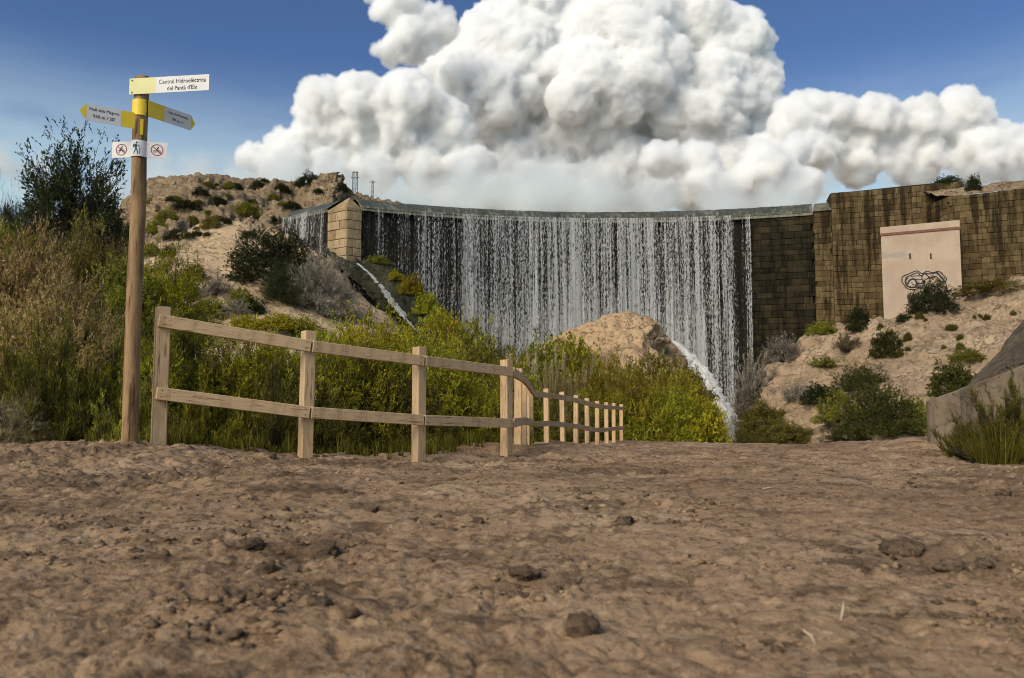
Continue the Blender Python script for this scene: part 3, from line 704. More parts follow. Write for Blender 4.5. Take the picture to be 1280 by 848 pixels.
# stones of the flank wall's sloped top
def flank_top():
    v = []; nn = 16
    for t in np.linspace(0, 1, 40):
        s = t * flens[-1]; p = np.array([np.interp(s, flens, [q[0] for q in fl_path]), np.interp(s, flens, [q[1] for q in fl_path])]); z = np.interp(s, flens, fl_z)
        for r in np.linspace(0, 1, nn): v.append((p[0] - .3 * r, p[1] + .02 + 4.2 * r, z - .02 + 1.55 * r))
    v = np.array(v); v[:, 2] += fbm(v, .9, 3, 4) * .25 * np.tile(sstep(np.linspace(0, 1, nn), 0, .15), 40)
    child_fix(link_mesh('rough_top', np_mesh('rough_top', v, grid_faces(40, nn), True), HILL), flank)
flank_top()
print('STONES', nst, n2, n3, n4)

# reservoir behind the crest
rv = [tuple((*arc(s, 6.0), ZTOP - .12)) for s in np.linspace(0, 1, 24)]
mb = MB(); mb.poly(rv + [(60, 400, ZTOP - .12), (-60, 400, ZTOP - .12)])
mw, g, out = new_mat('reservoir_water'); principled(g, out, (.06, .075, .06), .08, g.bump(g.noise(world_pos(g), 1.2, 3), .3, .05), .5)
tag(mb.build('reservoir_water', mw), kind='structure')

# ------------------------------------------------------------------ water
def m_fall(name, seed, dens, contrast, us=1.0, white=(.60, .60, .57)):
    m, g, out = new_mat(name); uv = g.n('Attribute', attribute_name='fall_uv').outputs['Vector']; uv = g.vm('ADD', uv, (seed * 3.7, seed, 0))
    cov = g.n('Attribute', attribute_name='cover').outputs['Fac']
    sep = g.n('SeparateXYZ'); g.put(sep.inputs[0], g.n('Attribute', attribute_name='fall_uv').outputs['Vector']); drop = sep.outputs[1]
    strand = g.noise(g.mapping(uv, (5.0 * us, .04 * us, 1)), 1.0, 4, .62, 0)
    fine = g.noise(g.mapping(uv, (14.0 * us, .22 * us, 1)), 1.0, 4, .65, .3)
    beads = g.noise(g.mapping(uv, (7.5 * us, 2.3 * us, 1)), 1.0, 5, .78, .5)
    band = g.noise(g.mapping(uv, (.62, .012, 1)), 1.0, 3, .6)
    a = g.m('ADD', g.m('MULTIPLY', strand, .60), g.m('ADD', g.m('MULTIPLY', fine, .50), g.m('MULTIPLY', beads, 1.15)))
    a = g.m('ADD', a, g.m('MULTIPLY', g.m('SUBTRACT', band, .5), .85))
    a = g.m('ADD', g.m('SUBTRACT', a, 1.16), g.m('MULTIPLY', g.m('SUBTRACT', cov, .5), 1.0))
    a = g.step(a, -.5 / contrast + (.0), .5 / contrast, 0, dens)
    p = g.n('BsdfPrincipled'); g.put(p.inputs['Base Color'], white); p.inputs['Roughness'].default_value = .35
    tl = g.n('BsdfTranslucent'); g.put(tl.inputs[0], white); mx = g.n('MixShader'); mx.inputs[0].default_value = .35
    g.t.links.new(p.outputs[0], mx.inputs[1]); g.t.links.new(tl.outputs[0], mx.inputs[2])
    tr = g.n('BsdfTransparent'); m2 = g.n('MixShader'); g.put(m2.inputs[0], a)
    g.t.links.new(tr.outputs[0], m2.inputs[1]); g.t.links.new(mx.outputs[0], m2.inputs[2]); g.t.links.new(m2.outputs[0], out.inputs[0])
    return m
def sheet_mesh(name, P3, uv, cov, nu, nv):
    me = np_mesh(name, P3, grid_faces(nu, nv), True)
    a = me.attributes.new('fall_uv', 'FLOAT_VECTOR', 'POINT'); a.data.foreach_set('vector', np.concatenate([uv, np.zeros((len(uv), 1))], 1).astype(np.float32).ravel())
    set_attr(me, 'cover', cov); return me
fall = thing('waterfall', 'wide white curtain of water falling over the curved dam', 'waterfall', (*arc(.5, -1), ZBOT))
def fall_cover(s, drop):
    """how much white water hangs at a place along the crest"""
    k = [0, .03, .10, .22, .35, .55, .70, .80, .835, .86, .90, s_wet - .03, s_wet - .013, s_wet - .009, s_wet - .002, s_wet + .004]
    v = [.36, .44, .46, .51, .56, .58, .56, .54, .47, .46, .45, .40, .16, .52, .52, 0]
    c = np.interp(s, k, v); return c + .16 * sstep(drop, 5, 18) * (s < s_wet - .1)
def make_fall(layer, r0, out_, seed, dens, contrast, cadd):
    nu, nv = 520, 60; ss = np.linspace(.0, s_wet + .008, nu); zz = np.concatenate([[0, .06], np.linspace(.2, 26, nv - 2)])
    v = []; uv = []; cov = []
    for s in ss:
        fold = 0
        for z in zz:
            q = -r0 - out_ * math.sqrt(z / 26) ; v.append((*arc(s, q), ZLIP + .12 - z)); uv.append((s * ARC_L, z)); cov.append(fall_cover(s, z))
    v = np.array(v); uv = np.array(uv); cov = np.array(cov) + cadd
    w = pn(np.stack([uv[:, 0] * 1.1, uv[:, 1] * .03, 0 * uv[:, 0] + seed], 1)) * .16 + pn(np.stack([uv[:, 0] * 3.3, uv[:, 1] * .10, 0 * uv[:, 0] + seed], 1)) * .08
    rad = v[:, :2] - CC; rad /= np.linalg.norm(rad, axis=1)[:, None]; v[:, :2] -= rad * (w * sstep(uv[:, 1], 0, 1.5))[:, None]
    me = sheet_mesh('water_sheet', v, uv, cov, nu, nv)
    child_fix(link_mesh('water_sheet', me, m_fall('falling_water_%d' % layer, seed, dens, contrast)), fall)
make_fall(0, .22, .7, 2.0, .80, 5.5, -.055)
make_fall(1, .36, 1.1, 5.0, .72, 6.5, -.12)
# skin of water sliding down the crest
def m_skin():
    m, g, out = new_mat('crest_water'); uv = g.n('Attribute', attribute_name='fall_uv').outputs['Vector']
    n = g.noise(g.mapping(uv, (2.6, .9, 1)), 1, 5, .65); n2 = g.noise(g.mapping(uv, (.5, .2, 1)), 1, 3)
    c = g.ramp(g.m('ADD', g.m('MULTIPLY', n, .65), g.m('MULTIPLY', n2, .35)), [(.36, (.030, .034, .020)), (.52, (.085, .088, .062)), (.70, (.30, .30, .26))])
    principled(g, out, c, .5, g.bump(n, .6, .06), .25); return m
nu, nv = 260, 10; v = []; uv = []
prof = [(-.26, ZLIP - .05), (-.24, ZLIP + .05)] + [(r - .01, ZLIP + z + .06) for r, z in CREST] + [(6.4, ZTOP - .0), (6.6, ZTOP - .1)]
for s in np.linspace(0, 1.0 - .002, nu):
    for (r, z) in prof: v.append((*arc(s, r), z)); uv.append((s * ARC_L, r))
v = np.array(v); v[:, 2] += pn(v, 1.4, 3) * .03
child_fix(link_mesh('crest_water', sheet_mesh('crest_water', v, np.array(uv), np.ones(len(v)), nu, nv), m_skin()), fall)
# left wing fall
wf = thing('waterfall', 'short curtain of water over the wing wall left of the pale pier', 'waterfall', (*WP[1], 8))
nu, nv = 120, 30; v = []; uv = []; cov = []
d_ = (WP[2] - WP[0]); Lw = np.linalg.norm(d_); n_ = np.array([d_[1], -d_[0]]) / Lw
for t in np.linspace(0, .985, nu):
    for z in np.concatenate([[0, .06], np.linspace(.2, 10, nv - 2)]):
        p = WP[0] + d_ * t + n_ * (.2 + .35 * math.sqrt(z / 10)); v.append((p[0], p[1], 19.85 - z)); uv.append((t * Lw + 40, z)); cov.append(np.interp(t, [0, .1, .6, .8, 1], [.52, .52, .50, .42, .36]))
child_fix(link_mesh('water_sheet', sheet_mesh('water_sheet', v, np.array(uv), np.array(cov), nu, nv), m_fall('falling_water_wing', 9.0, .8, 3.4)), wf)
prof = [(-.18, 19.74), (-.18, 19.83), (.57, 20.36), (1.58, 21.01), (2.6, 21.16)]; v = []; uv = []
for t in np.linspace(0, 1, 60):
    for (r, z) in prof: p = WP[0] + d_ * t - n_ * r; v.append((p[0], p[1], z)); uv.append((t * Lw, r))
child_fix(link_mesh('crest_water', sheet_mesh('crest_water', np.array(v), np.array(uv), np.ones(len(v)), 60, 5), bpy.data.materials['crest_water']), wf)

def stream(label, pts, seed, dens, contrast, cover=.55, lift=.15, parent=None, nu=60, nv=16, bulge=.25):
    """pts: (px, py, half width px, depth or None) from top to bottom; lies on the rock it runs over"""
    P = []; W = []
    for (px, py, hw, d) in pts:
        h = hit(px, py) if d is None else U(px, py, d); P.append(h); W.append(hw / FPX * h[1])
    P = catmull(np.array(P), nu); W = np.interp(np.linspace(0, 1, nu), np.linspace(0, 1, len(W)), W)
    v = []; uv = []; L = np.concatenate([[0], np.cumsum(np.linalg.norm(np.diff(P, axis=0), axis=1))])
    for i in range(nu):
        for t in np.linspace(-1, 1, nv):
            e = (1 - t * t); q = P[i] + np.array([t * W[i] * (1 + .25 * math.sin(i * 1.7 + t * 3)), -lift - bulge * e, lift * .3 + bulge * .3 * e]); v.append(q); uv.append((t * W[i], L[i]))
    v = np.array(v); v[:, 1] -= np.abs(pn(v, 1.6, seed)) * bulge; v[:, 2] += pn(v, 2.5, seed) * .4 * bulge
    t = np.tile(np.abs(np.linspace(-1, 1, nv)), nu); cov = cover - .45 * sstep(t, .55, 1.0)
    o = link_mesh('cascade', sheet_mesh('cascade', v, np.array(uv), cov, nu, nv), m_fall('cascade_water_%d' % int(seed), seed, dens, contrast, 2.2, white=(.72, .73, .70)))
    return tag(o, label, 'cascade')
stream('thin white stream running down the dark mossy rock below the pier', [(447, 330, 2, None), (462, 343, 3, None), (476, 358, 5, None), (488, 374, 7, None), (500, 390, 7, None), (514, 404, 7, None), (530, 420, 7, None)], 3, .9, 4.0, .60, .10, bulge=.06)
stream('foaming cascade tumbling down the right side of the ochre rock mound', [(840, 428, 5, 58.2), (856, 442, 9, 57.6), (872, 459, 11, 57), (886, 478, 12, 56.4), (898, 500, 12, 55.8), (908, 518, 13, 55.2), (916, 535, 14, 55), (920, 565, 14, 54.8)], 6, .92, 4.0, .62, .12, nv=24, bulge=.35)
stream('small side cascade dropping beside dark rock under the foaming cascade', [(899, 512, 4, 54.5), (904, 525, 6, 54.2), (910, 540, 7, 54), (913, 560, 8, 54)], 8, .85, 4.5, .56, .2, nu=30, bulge=.15)

# ------------------------------------------------------------------ wooden fence
PINE = m_wood('weathered_pine', (.50, .325, .165), (.62, .435, .24), (.15, .082, .035))
PINE_V = m_wood('weathered_pine_post', (.48, .315, .165), (.60, .42, .235), (.14, .078, .035))
def m_rail_mat(): return m_wood('weathered_pine_rail', (.52, .34, .175), (.64, .45, .25), (.15, .082, .035), (4, 60, 60))
RAIL = m_rail_mat()
DARKMETAL = m_plain('dark_metal', (.05, .05, .05), .45, .3, .5)
def build_fence():
    b0 = [U(p[0], p[1], p[3]) for p in post_px]; tops = [U(p[0], p[2], p[3]) for p in post_px]
    fen = thing('wooden_fence', 'two-rail weathered wooden fence bending along the left edge of the dirt path', 'fence', (*b0[0][:2], 0))
    n = len(b0); H = [max(1.05, min(1.32, (t[2] - b[2]))) for t, b in zip(tops, b0)]
    dirs = []
    for i in range(n):
        a = b0[max(i - 1, 0)] if i > 0 else b0[0]; b = b0[min(i + 1, n - 1)]
        if i == 3: a, b = b0[2], b0[3]
        d = (b - a)[:2]; dirs.append(d / np.linalg.norm(d))
    w = .115
    for i in range(n):
        d = dirs[i]; rot = Matrix.Rotation(math.atan2(d[1], d[0]), 3, 'Z'); b = b0[i]; zb = gz(b[0], b[1]) - .25
        mb = MB(); tilt = Matrix.Rotation(random.uniform(-.012, .012), 3, 'Y') @ rot
        mb.box((0, 0, (b[2] + H[i] + zb) / 2 - b[2]), (w, w, b[2] + H[i] - zb), tilt, .006)
        o = mb.build('post', PINE_V); o.location = b - np.array(fen.location); o.parent = fen
        # two bolts through the rails on the camera side
    fr = [(.875, .115), (.355, .115)]
    for (fh, th) in fr:
        for i in range(n - 1):
            ni = np.array([dirs[i][1], -dirs[i][0]]); nj = np.array([dirs[i + 1][1], -dirs[i + 1][0]])
            seg = (b0[i + 1] - b0[i])[:2]; seg /= np.linalg.norm(seg); ns = np.array([seg[1], -seg[0]])
            if ns[1] > 0 and i < 3: ns = -ns
            if i >= 3: ns = np.array([seg[1], -seg[0]])
            oset = w / 2 + .024
            fi = fh if i else fh + .02
            pa = b0[i] + np.array([*(ns * oset), H[i] * fi]); pb = b0[i + 1] + np.array([*(ns * oset), H[i + 1] * fh])
            e = np.array([*seg, 0])
            if i == 0: pa = pa - e * .05
            gap = .003
            x = Vector(pb - pa); L = x.length; x.normalize()
            mb = MB(); mb.box((0, 0, 0), (L - gap, .048, th), None, .005)
            # bolt heads at both ends
            o = mb.build('rail', RAIL); y = Vector((0, 0, 1)).cross(x).normalized(); z = x.cross(y)
            Mx = Matrix((x, y, z)).transposed().to_4x4(); Mx.translation = Vector((pa + pb) / 2) - fen.location
            o.parent = fen; o.matrix_basis = Mx
            if i < 5:
                for sx in (-1, 1):
                    for dz in (-.028, .028):
                        bm_ = MB(); sgn = -1
                        bm_.tube([(sx * (L / 2 - .045), -.026, dz), (sx * (L / 2 - .045), -.0225, dz)], .0055, 8)
                        bo = bm_.build('bolt', DARKMETAL, o)
    return fen
fence = build_fence()

# ------------------------------------------------------------------ signpost
WHITE = m_plain('sign_white', (.66, .63, .60), .45, .06, .4, 9)
YELLOW = m_plain('sign_yellow', (.80, .56, .03), .45, .08, .4, 9)
PALEYEL = m_plain('sign_pale_yellow', (.62, .58, .24), .45, .06, .4, 9)
BLACK = m_plain('print_black', (.018, .018, .02), .6, .1)
REDP = m_plain('print_red', (.28, .025, .03), .6, .1)
PALEBL = m_plain('print_pale_grey', (.50, .54, .56), .5, .05)
POLE = m_wood('treated_log', (.20, .118, .052), (.33, .205, .098), (.035, .02, .010), (26, 26, 2.2), .8)
def text_mesh(body, size, mat, parent, M, align='CENTER'):
    cu = bpy.data.curves.new('lettering', 'FONT'); cu.body = body; cu.size = size; cu.align_x = align; cu.align_y = 'CENTER'; cu.extrude = .0006; cu.resolution_u = 3
    t = bpy.data.objects.new('t', cu); C.objects.link(t); dg = bpy.context.evaluated_depsgraph_get()
    me = bpy.data.meshes.new_from_object(t.evaluated_get(dg)); bpy.data.objects.remove(t); me.name = 'lettering'; me.materials.clear()
    o = link_mesh('lettering', me, mat, parent); o.matrix_basis = M; return o
def signpost():
    base = U(161.5, 555, 7.0); top = U(176.5, 97, 7.0); sp = thing('signpost', 'round wooden signpost carrying yellow and white arrow boards at the left', 'signpost', (base[0], base[1], base[2]))
    Ht = top[2] - base[2]; r = .064
    mb = MB(); rr = []; pts = []
    for k in range(15):
        t = k / 14; pts.append((.004 * math.sin(k * .9), .004 * math.cos(k * 1.3), -.3 + (Ht + .3) * t)); rr.append(r * (1.06 - .10 * t) * (1 + .015 * math.sin(k * 2.1)))
    rr.append(r * .86); pts.append((0, 0, Ht + .012))
    mb.tube(pts, rr, 20); mb.build('pole', POLE, sp, True)
    zpx = lambda py: U(170, py, 7.0)[2] - base[2]
    def board(name, ang, L, zc, h, segs, tipL=None, roll=0.0, start=0.0, standoff=.072, label=None):
        """board hung on the post: ang = heading of its length, segs = [(from, to, material)], local x along the board, -y to the viewer"""
        e = bpy.data.objects.new(name, None); C.objects.link(e); e.parent = sp; e.location = (0, 0, zc); e.rotation_euler = (0, 0, ang)
        if label: e['label'] = label
        prim = None
        for (a, b, mat, shape) in segs:
            mb = MB(); z0, z1 = -h / 2, h / 2; k = math.tan(roll); y0 = -standoff
            if shape == 'box': P = [(a, y0, z0 + a * k), (b, y0, z0 + b * k), (b, y0, z1 + b * k), (a, y0, z1 + a * k)]
            elif shape == 'tip': P = [(a, y0, z0 + a * k), (b, y0, (z0 + z1) / 2 + b * k), (a, y0, z1 + a * k)]
            mb.poly(P, (0, -.004, 0)); mb.build('panel', mat, e)
        return e
    sc = 7.0 / FPX
    faceM = lambda x, z, y, sx=1.0: Matrix.Translation((x, y, z)) @ Matrix.Rotation(R(90), 4, 'X') @ Matrix.Diagonal((sx, 1, 1, 1))
    def screws(e, xs, zs, y):
        for x in xs:
            for z in zs:
                mb = MB(); mb.tube([(x, y + .002, z), (x, y - .004, z)], .0065, 8); mb.build('screw', DARKMETAL, e)
    # top board: Central Hidroelèctrica
    e = board('direction_sign', R(-4), 0, zpx(112), .145, [(-.075, .165, PALEYEL, 'box'), (.1655, .655, WHITE, 'box')], roll=R(1.6), label='white board with pale yellow end pointing right at the top of the post')
    text_mesh('Central Hidroeléctrica', .056, BLACK, e, faceM(.41, .036, -.0772, .84) @ Matrix.Rotation(R(1.6), 4, 'Z'))
    text_mesh('del Pantà d\'Elx', .056, BLACK, e, faceM(.41, -.026, -.0772, .84) @ Matrix.Rotation(R(1.6), 4, 'Z'))
    screws(e, (-.05,), (-.055, .052), -.077)
    # second board, yellow sleeve bent round the post, arrow to the right and away
    def sleeve(e, h, a0, a1, mat, rad=.0705, z=0, name='sleeve'):
        mb = MB(); n = 14; A = [a0 + (a1 - a0) * k / n for k in range(n + 1)]
        for ra in (rad, rad + .004):
            rows = [[mb.bm.verts.new((ra * math.sin(a), -ra * math.cos(a), zz)) for a in A] for zz in (z - h / 2, z + h / 2)]
            for k in range(n): mb.bm.faces.new((rows[0][k], rows[0][k + 1], rows[1][k + 1], rows[1][k]))
        return mb.build(name, mat, e, True)
    e = board('direction_sign', R(58), 0, zpx(137), .145, [(.02, .18, YELLOW, 'box'), (.1805, .455, WHITE, 'box'), (.4555, .505, YELLOW, 'tip')], label='yellow and white arrow board turned to the right and away from us')
    sleeve(e, .145, R(-145), R(2), YELLOW)
    text_mesh('Casa del Pantaner', .034, BLACK, e, faceM(.318, .030, -.0772, .88)); text_mesh('100 m / 1\'', .036, BLACK, e, faceM(.318, -.026, -.0772, .9))
    screws(e, (.0,), (-.055, .052), -.0765)
    # left board towards the viewer's side
    e = board('direction_sign', R(217) - R(180), 0, zpx(156), .145, [(-.065, -.175, YELLOW, 'box'), (-.1755, -.445, WHITE, 'box'), (-.4455, -.50, YELLOW, 'tip')], standoff=.070, label='yellow and white arrow board pointing left towards us')
    text_mesh('Molí dels Magros', .037, BLACK, e, faceM(-.31, .030, -.0752, .92)); text_mesh('930 m / 20\'', .040, BLACK, e, faceM(-.31, -.028, -.0752, .95))
    # narrow yellow plate on the front
    mb = MB(); mb.box((.040, -.064, zpx(162)), (.024, .006, .14), Matrix.Rotation(R(38), 3, 'Z')); e2 = mb.build('plate', YELLOW, sp)
    # bottom three-part board with pictograms
    z = zpx(188); h = .145
    e = bpy.data.objects.new('notice_board', None); C.objects.link(e); e.parent = sp; e.location = (0, 0, z); e['label'] = 'three-part white board with two red prohibition rings and a hiker'
    sleeve(e, h, R(-75), R(75), WHITE)
    def flank(sign, ang):
        w = Matrix.Rotation(ang, 4, 'Z'); p0 = Vector((sign * .0690, -.020, 0)); dx = (w @ Vector((sign, 0, 0)))
        mb = MB(); q = p0 + dx * .175; mb.poly([(p0.x, p0.y, -h / 2), (q.x, q.y, -h / 2), (q.x, q.y, h / 2), (p0.x, p0.y, h / 2)], w @ Vector((0, -.004, 0)))
        mb.build('panel', WHITE, e); c = p0 + dx * .088 + w @ Vector((0, -.0048, 0))
        M = Matrix.Translation(c) @ w @ Matrix.Rotation(R(90), 4, 'X'); return M
    def ring(M, r0, r1, mat, slash=True):
        mb = MB(); n = 36
        i = [mb.bm.verts.new((r0 * math.cos(2 * math.pi * k / n), r0 * math.sin(2 * math.pi * k / n), .0006)) for k in range(n)]; o = [mb.bm.verts.new((r1 * math.cos(2 * math.pi * k / n), r1 * math.sin(2 * math.pi * k / n), .0006)) for k in range(n)]
        for k in range(n): mb.bm.faces.new((i[k], i[(k + 1) % n], o[(k + 1) % n], o[k]))
        a = R(-40); c, s = math.cos(a), math.sin(a); L = (r0 + r1) / 2; w = .0035
        mb.poly([(c * -L - s * w * -1, s * -L - c * w, .0010), (c * L - s * w * -1, s * L - c * w, .0010), (c * L - s * w, s * L + c * w, .0010), (c * -L - s * w, s * -L + c * w, .0010)])
        ob = mb.build('ring', mat, e); ob.matrix_basis = M
    def figure(M, polys, name, mat=BLACK, zoff=.0004):
        mb = MB()
        for i, P in enumerate(polys): mb.poly([(x, y, zoff) for x, y in P])
        ob = mb.build(name, mat, e); ob.matrix_basis = M
    def disc(x, y, r, n=14): return [(x + r * math.cos(2 * math.pi * k / n), y + r * math.sin(2 * math.pi * k / n)) for k in range(n)]
    def line(x0, y0, x1, y1, w): d = math.hypot(x1 - x0, y1 - y0); nx, ny = -(y1 - y0) / d * w / 2, (x1 - x0) / d * w / 2; return [(x0 + nx, y0 + ny), (x1 + nx, y1 + ny), (x1 - nx, y1 - ny), (x0 - nx, y0 - ny)]
    def wheel(x, y, r): return [[(x + a * math.cos(t), y + a * math.sin(t)) for a, t in ((r, 2 * math.pi * k / 12), (r, 2 * math.pi * (k + 1) / 12), (r * .72, 2 * math.pi * (k + 1) / 12), (r * .72, 2 * math.pi * k / 12))] for k in range(12)]
    M = flank(-1, R(-6)); ring(M, .0455, .0525, REDP)
    figure(M, wheel(-.022, -.014, .0125) + wheel(.021, -.014, .0125) + [line(-.022, -.012, .004, -.004, .008), line(.021, -.014, .010, .010, .004), line(-.016, -.002, .008, .004, .009), line(-.010, .002, .000, .022, .010), line(.000, .018, .013, .008, .004), disc(.006, .028, .0062)], 'motorcycle_pictogram')
    M = flank(1, R(14)); ring(M, .0455, .0525, REDP)
    figure(M, wheel(-.018, -.016, .0135) + wheel(.020, -.016, .0135) + [line(-.018, -.016, .000, -.002, .003), line(.000, -.002, .014, .002, .003), line(.020, -.016, .013, .006, .003), line(-.004, .000, .006, .020, .008), line(.006, .018, .015, .006, .003), line(-.004, .000, .004, -.014, .004), disc(.010, .026, .0058)], 'bicycle_pictogram')
    # hiker bent onto the sleeve
    def bent(polys, name, mat, rad):
        mb = MB()
        for P in polys: mb.poly([(rad * math.sin(x / rad), -rad * math.cos(x / rad), y) for x, y in P])
        mb.build(name, mat, e)
    oval = []
    for k in range(10):
        x0 = -.046 + .0092 * k; x1 = x0 + .0092; f = lambda x: .062 * math.sqrt(max(0, 1 - (x / .0465) ** 2)); oval.append([(x0, -f(x0) - .001), (x1, -f(x1) - .001), (x1, f(x1) + .001), (x0, f(x0) + .001)])
    bent(oval, 'oval', PALEBL, .0752)
    bent([disc(.006, .046, .0085), [(-.010, .034), (.006, .036), (.010, .010), (.006, -.006), (-.006, -.006), (-.010, .012)], [(-.026, .034), (-.012, .036), (-.012, .006), (-.024, .004), (-.028, .016)],
          line(.004, .030, .018, .016, .006), line(.018, .016, .027, .022, .005), line(.026, .028, .033, -.055, .0035), line(.002, -.004, .014, -.030, .010), line(.014, -.030, .016, -.054, .008), line(-.003, -.004, -.008, -.030, .010), line(-.008, -.030, -.022, -.054, .008)], 'hiker_pictogram', BLACK, .0758)
    return sp
signpost()

# ------------------------------------------------------------------ pink gauge house
PINK = None
def m_render():
    m, g, out = new_mat('pink_render'); p = world_pos(g); n = g.noise(p, .5, 5, .6); f = g.noise(p, 5, 4, .65); st = g.noise(g.mapping(p, (1.5, 1.5, .12)), 1.2, 4, .6)
    c = g.mix(g.step(n, .35, .65), (.385, .285, .20), (.45, .345, .25)); c = g.mix(g.m('MULTIPLY', g.step(st, .5, .66), .35), c, (.36, .27, .21)); c = g.mix(g.m('MULTIPLY', g.step(f, .55, .7), .2), c, (.36, .26, .2))
    gy = g.noise(g.mapping(p, (.35, .35, .9)), 1.1, 3, .5); c = g.mix(g.m('MULTIPLY', g.step(gy, .60, .70), .6), c, (.27, .245, .22))
    principled(g, out, c, .9, g.bump(f, .3, .02), .1); return m
PINK = m_render(); RUST = m_plain('rust_red_trim', (.20, .085, .055), .8, .3); DARK = m_plain('dark_opening', (.045, .030, .015), .9, .2)
def gauge_house():
    d1, d2 = 73.4, 70.4; a = U(1101, 290, d1); b = U(1199.5, 290, d2); c_ = (a + b) / 2; d = c_[1]; zt = U(1150, 280, d)[2]; dep = 4.0
    yaw = math.atan2(b[1] - a[1], b[0] - a[0]); w = float(np.hypot(*(b - a)[:2])); fx = np.array([math.cos(yaw), math.sin(yaw)])
    bh = thing('gauge_house', 'windowless pink rendered block house with scribbled graffiti against the dam wall', 'building', (c_[0], c_[1], U(1150, 405, d)[2]), yaw)
    def loc(px, py):
        """pixel -> (along the front, height) on the house front"""
        r = ray(px, py); t = (c_[0] * -fx[1] + c_[1] * fx[0]) / (r[0] * -fx[1] + r[1] * fx[0]); p = r * t + np.array([0, 0, CAMZ])
        return float((p[:2] - c_[:2]) @ fx), float(p[2] - bh.location.z)
    H = zt - bh.location.z; cz = U(1150, 287, d)[2] - bh.location.z
    mb = MB(); mb.box((0, dep / 2, (cz - .28 - 6) / 2), (w, dep, cz - .28 + 6)); mb.build('wall', PINK, bh)
    mb = MB(); mb.box((0, dep / 2, cz - .20), (w + .16, dep + .16, .20)); mb.build('trim', RUST, bh)
    mb = MB(); mb.box((0, dep / 2, (cz - .10 + H) / 2 + .0), (w + .10, dep + .10, H - cz + .10), None, .03); mb.build('parapet', PINK, bh)
    for px in (1137.5, 1163.5):
        x, z = loc(px, 320.5)
        mb = MB(); mb.box((x, .02, z), (.13, .07, .52)); s_ = mb.build('window', DARK, bh)
        mb = MB()
        for q in ((x + .095, .06, .05), ): mb.box((q[0], -.0, z), (.05, .10, .56))
        mb.build('frame', PINK, s_)
    # spray-painted scribble, thin line paint on the wall
    def ribbon(pts, wd, closed=False, y=-.012):
        P = [np.array(loc(px, py)) for px, py in pts]
        if closed: P = P + [P[0], P[1]]
        P = catmull(np.array(P), len(P) * 5)
        dd = np.gradient(P, axis=0); n = np.stack([-dd[:, 1], dd[:, 0]], 1); n /= np.linalg.norm(n, axis=1)[:, None] + 1e-9
        v = []
        for p, q in zip(P, n): v += [(*(p + q * wd / 2), ), (*(p - q * wd / 2), )]
        return [(x, y, z) for x, z in v], [(2 * i, 2 * i + 1, 2 * i + 3, 2 * i + 2) for i in range(len(P) - 1)]
    S6 = 160 / 969
    Z = lambda L: [(1080 + x * S6, 260 + y * S6) for x, y in L]
    strokes = [(Z([(295, 520), (340, 500), (400, 478), (440, 498), (475, 480), (520, 492), (565, 480), (600, 510), (625, 540), (600, 570), (560, 590), (500, 600), (440, 610), (380, 618), (335, 615), (305, 585), (287, 555)]), .09, True),
               (Z([(315, 530), (345, 515), (405, 492), (430, 515), (460, 495), (500, 500), (550, 495), (585, 530), (605, 548), (580, 565)]), .10, False), (Z([(330, 525), (315, 550), (320, 580), (345, 600), (385, 600), (400, 575), (380, 540), (345, 550), (330, 580)]), .15, False),
               (Z([(385, 540), (410, 545), (440, 545), (445, 570), (405, 575), (390, 600), (440, 603)]), .09, False), (Z([(355, 520), (400, 515), (435, 518), (440, 545)]), .08, False), (Z([(440, 520), (455, 500), (490, 525), (460, 550), (445, 575)]), .09, False),
               (Z([(470, 500), (500, 530), (545, 520), (580, 560)]), .08, False), (Z([(550, 485), (575, 515), (605, 545)]), .14, False), (Z([(360, 560), (370, 580), (395, 585)]), .07, False)]
    V = []; F = []
    for pts, wd, cl in strokes:
        v, f = ribbon(pts, wd, cl, y=-.010 - .0005 * len(V) / 100); k = len(V); V += v; F += [tuple(i + k for i in q) for q in f]
    me = bpy.data.meshes.new('graffiti'); me.from_pydata(V, [], F); me.update(); link_mesh('graffiti', me, BLACK, bh)
gauge_house()

# ------------------------------------------------------------------ concrete wall at the right
def conc_wall():
    p0 = U(1161, 502, 17.2); p1 = U(1200, 489, 16.2); p2 = U(1240, 474, 15.2); p3 = U(1290, 455, 14.2); p4 = U(1400, 418, 12.6)
    w = thing('retaining_wall', 'low sloping stained concrete wall at the right edge of the path', 'wall', (p0[0], p0[1], -1.4)); L = Vector(w.location)
    P = [p0, p1, p2, p3, p4]; v = []; f = []
    for p in P: v += [(p[0], p[1], -2.2), (p[0], p[1], p[2]), (p[0] + .12, p[1] + .34, p[2] + .015), (p[0] + .12, p[1] + .34, -2.2)]
    for i in range(len(P) - 1):
        for k in range(4): a, b = i * 4 + k, i * 4 + (k + 1) % 4; f.append((a, b, b + 4, a + 4))
    f += [(3, 2, 1, 0), (16, 17, 18, 19)]
    bm = bmesh.new(); vs = [bm.verts.new(Vector(q) - L) for q in v]
    for q in f: bm.faces.new([vs[i] for i in q])
    bmesh.ops.subdivide_edges(bm, edges=bm.edges[:], cuts=5, use_grid_fill=True); bmesh.ops.recalc_face_normals(bm, faces=bm.faces[:])
    co = np.array([q.co[:] for q in bm.verts]) + np.array(L); n = fbm(co, 1.6, 4, 2) * .035
    for q, k in zip(bm.verts, n): q.co.y -= k; q.co.z += k * .6
    me = bpy.data.meshes.new('wall_body'); bm.to_mesh(me); bm.free(); link_mesh('wall_body', me, CONC, w)
    # flared dirt-covered kerb at its foot
    a = U(1120, 556, 20); b = U(1160, 545, 17.4)
conc_wall()

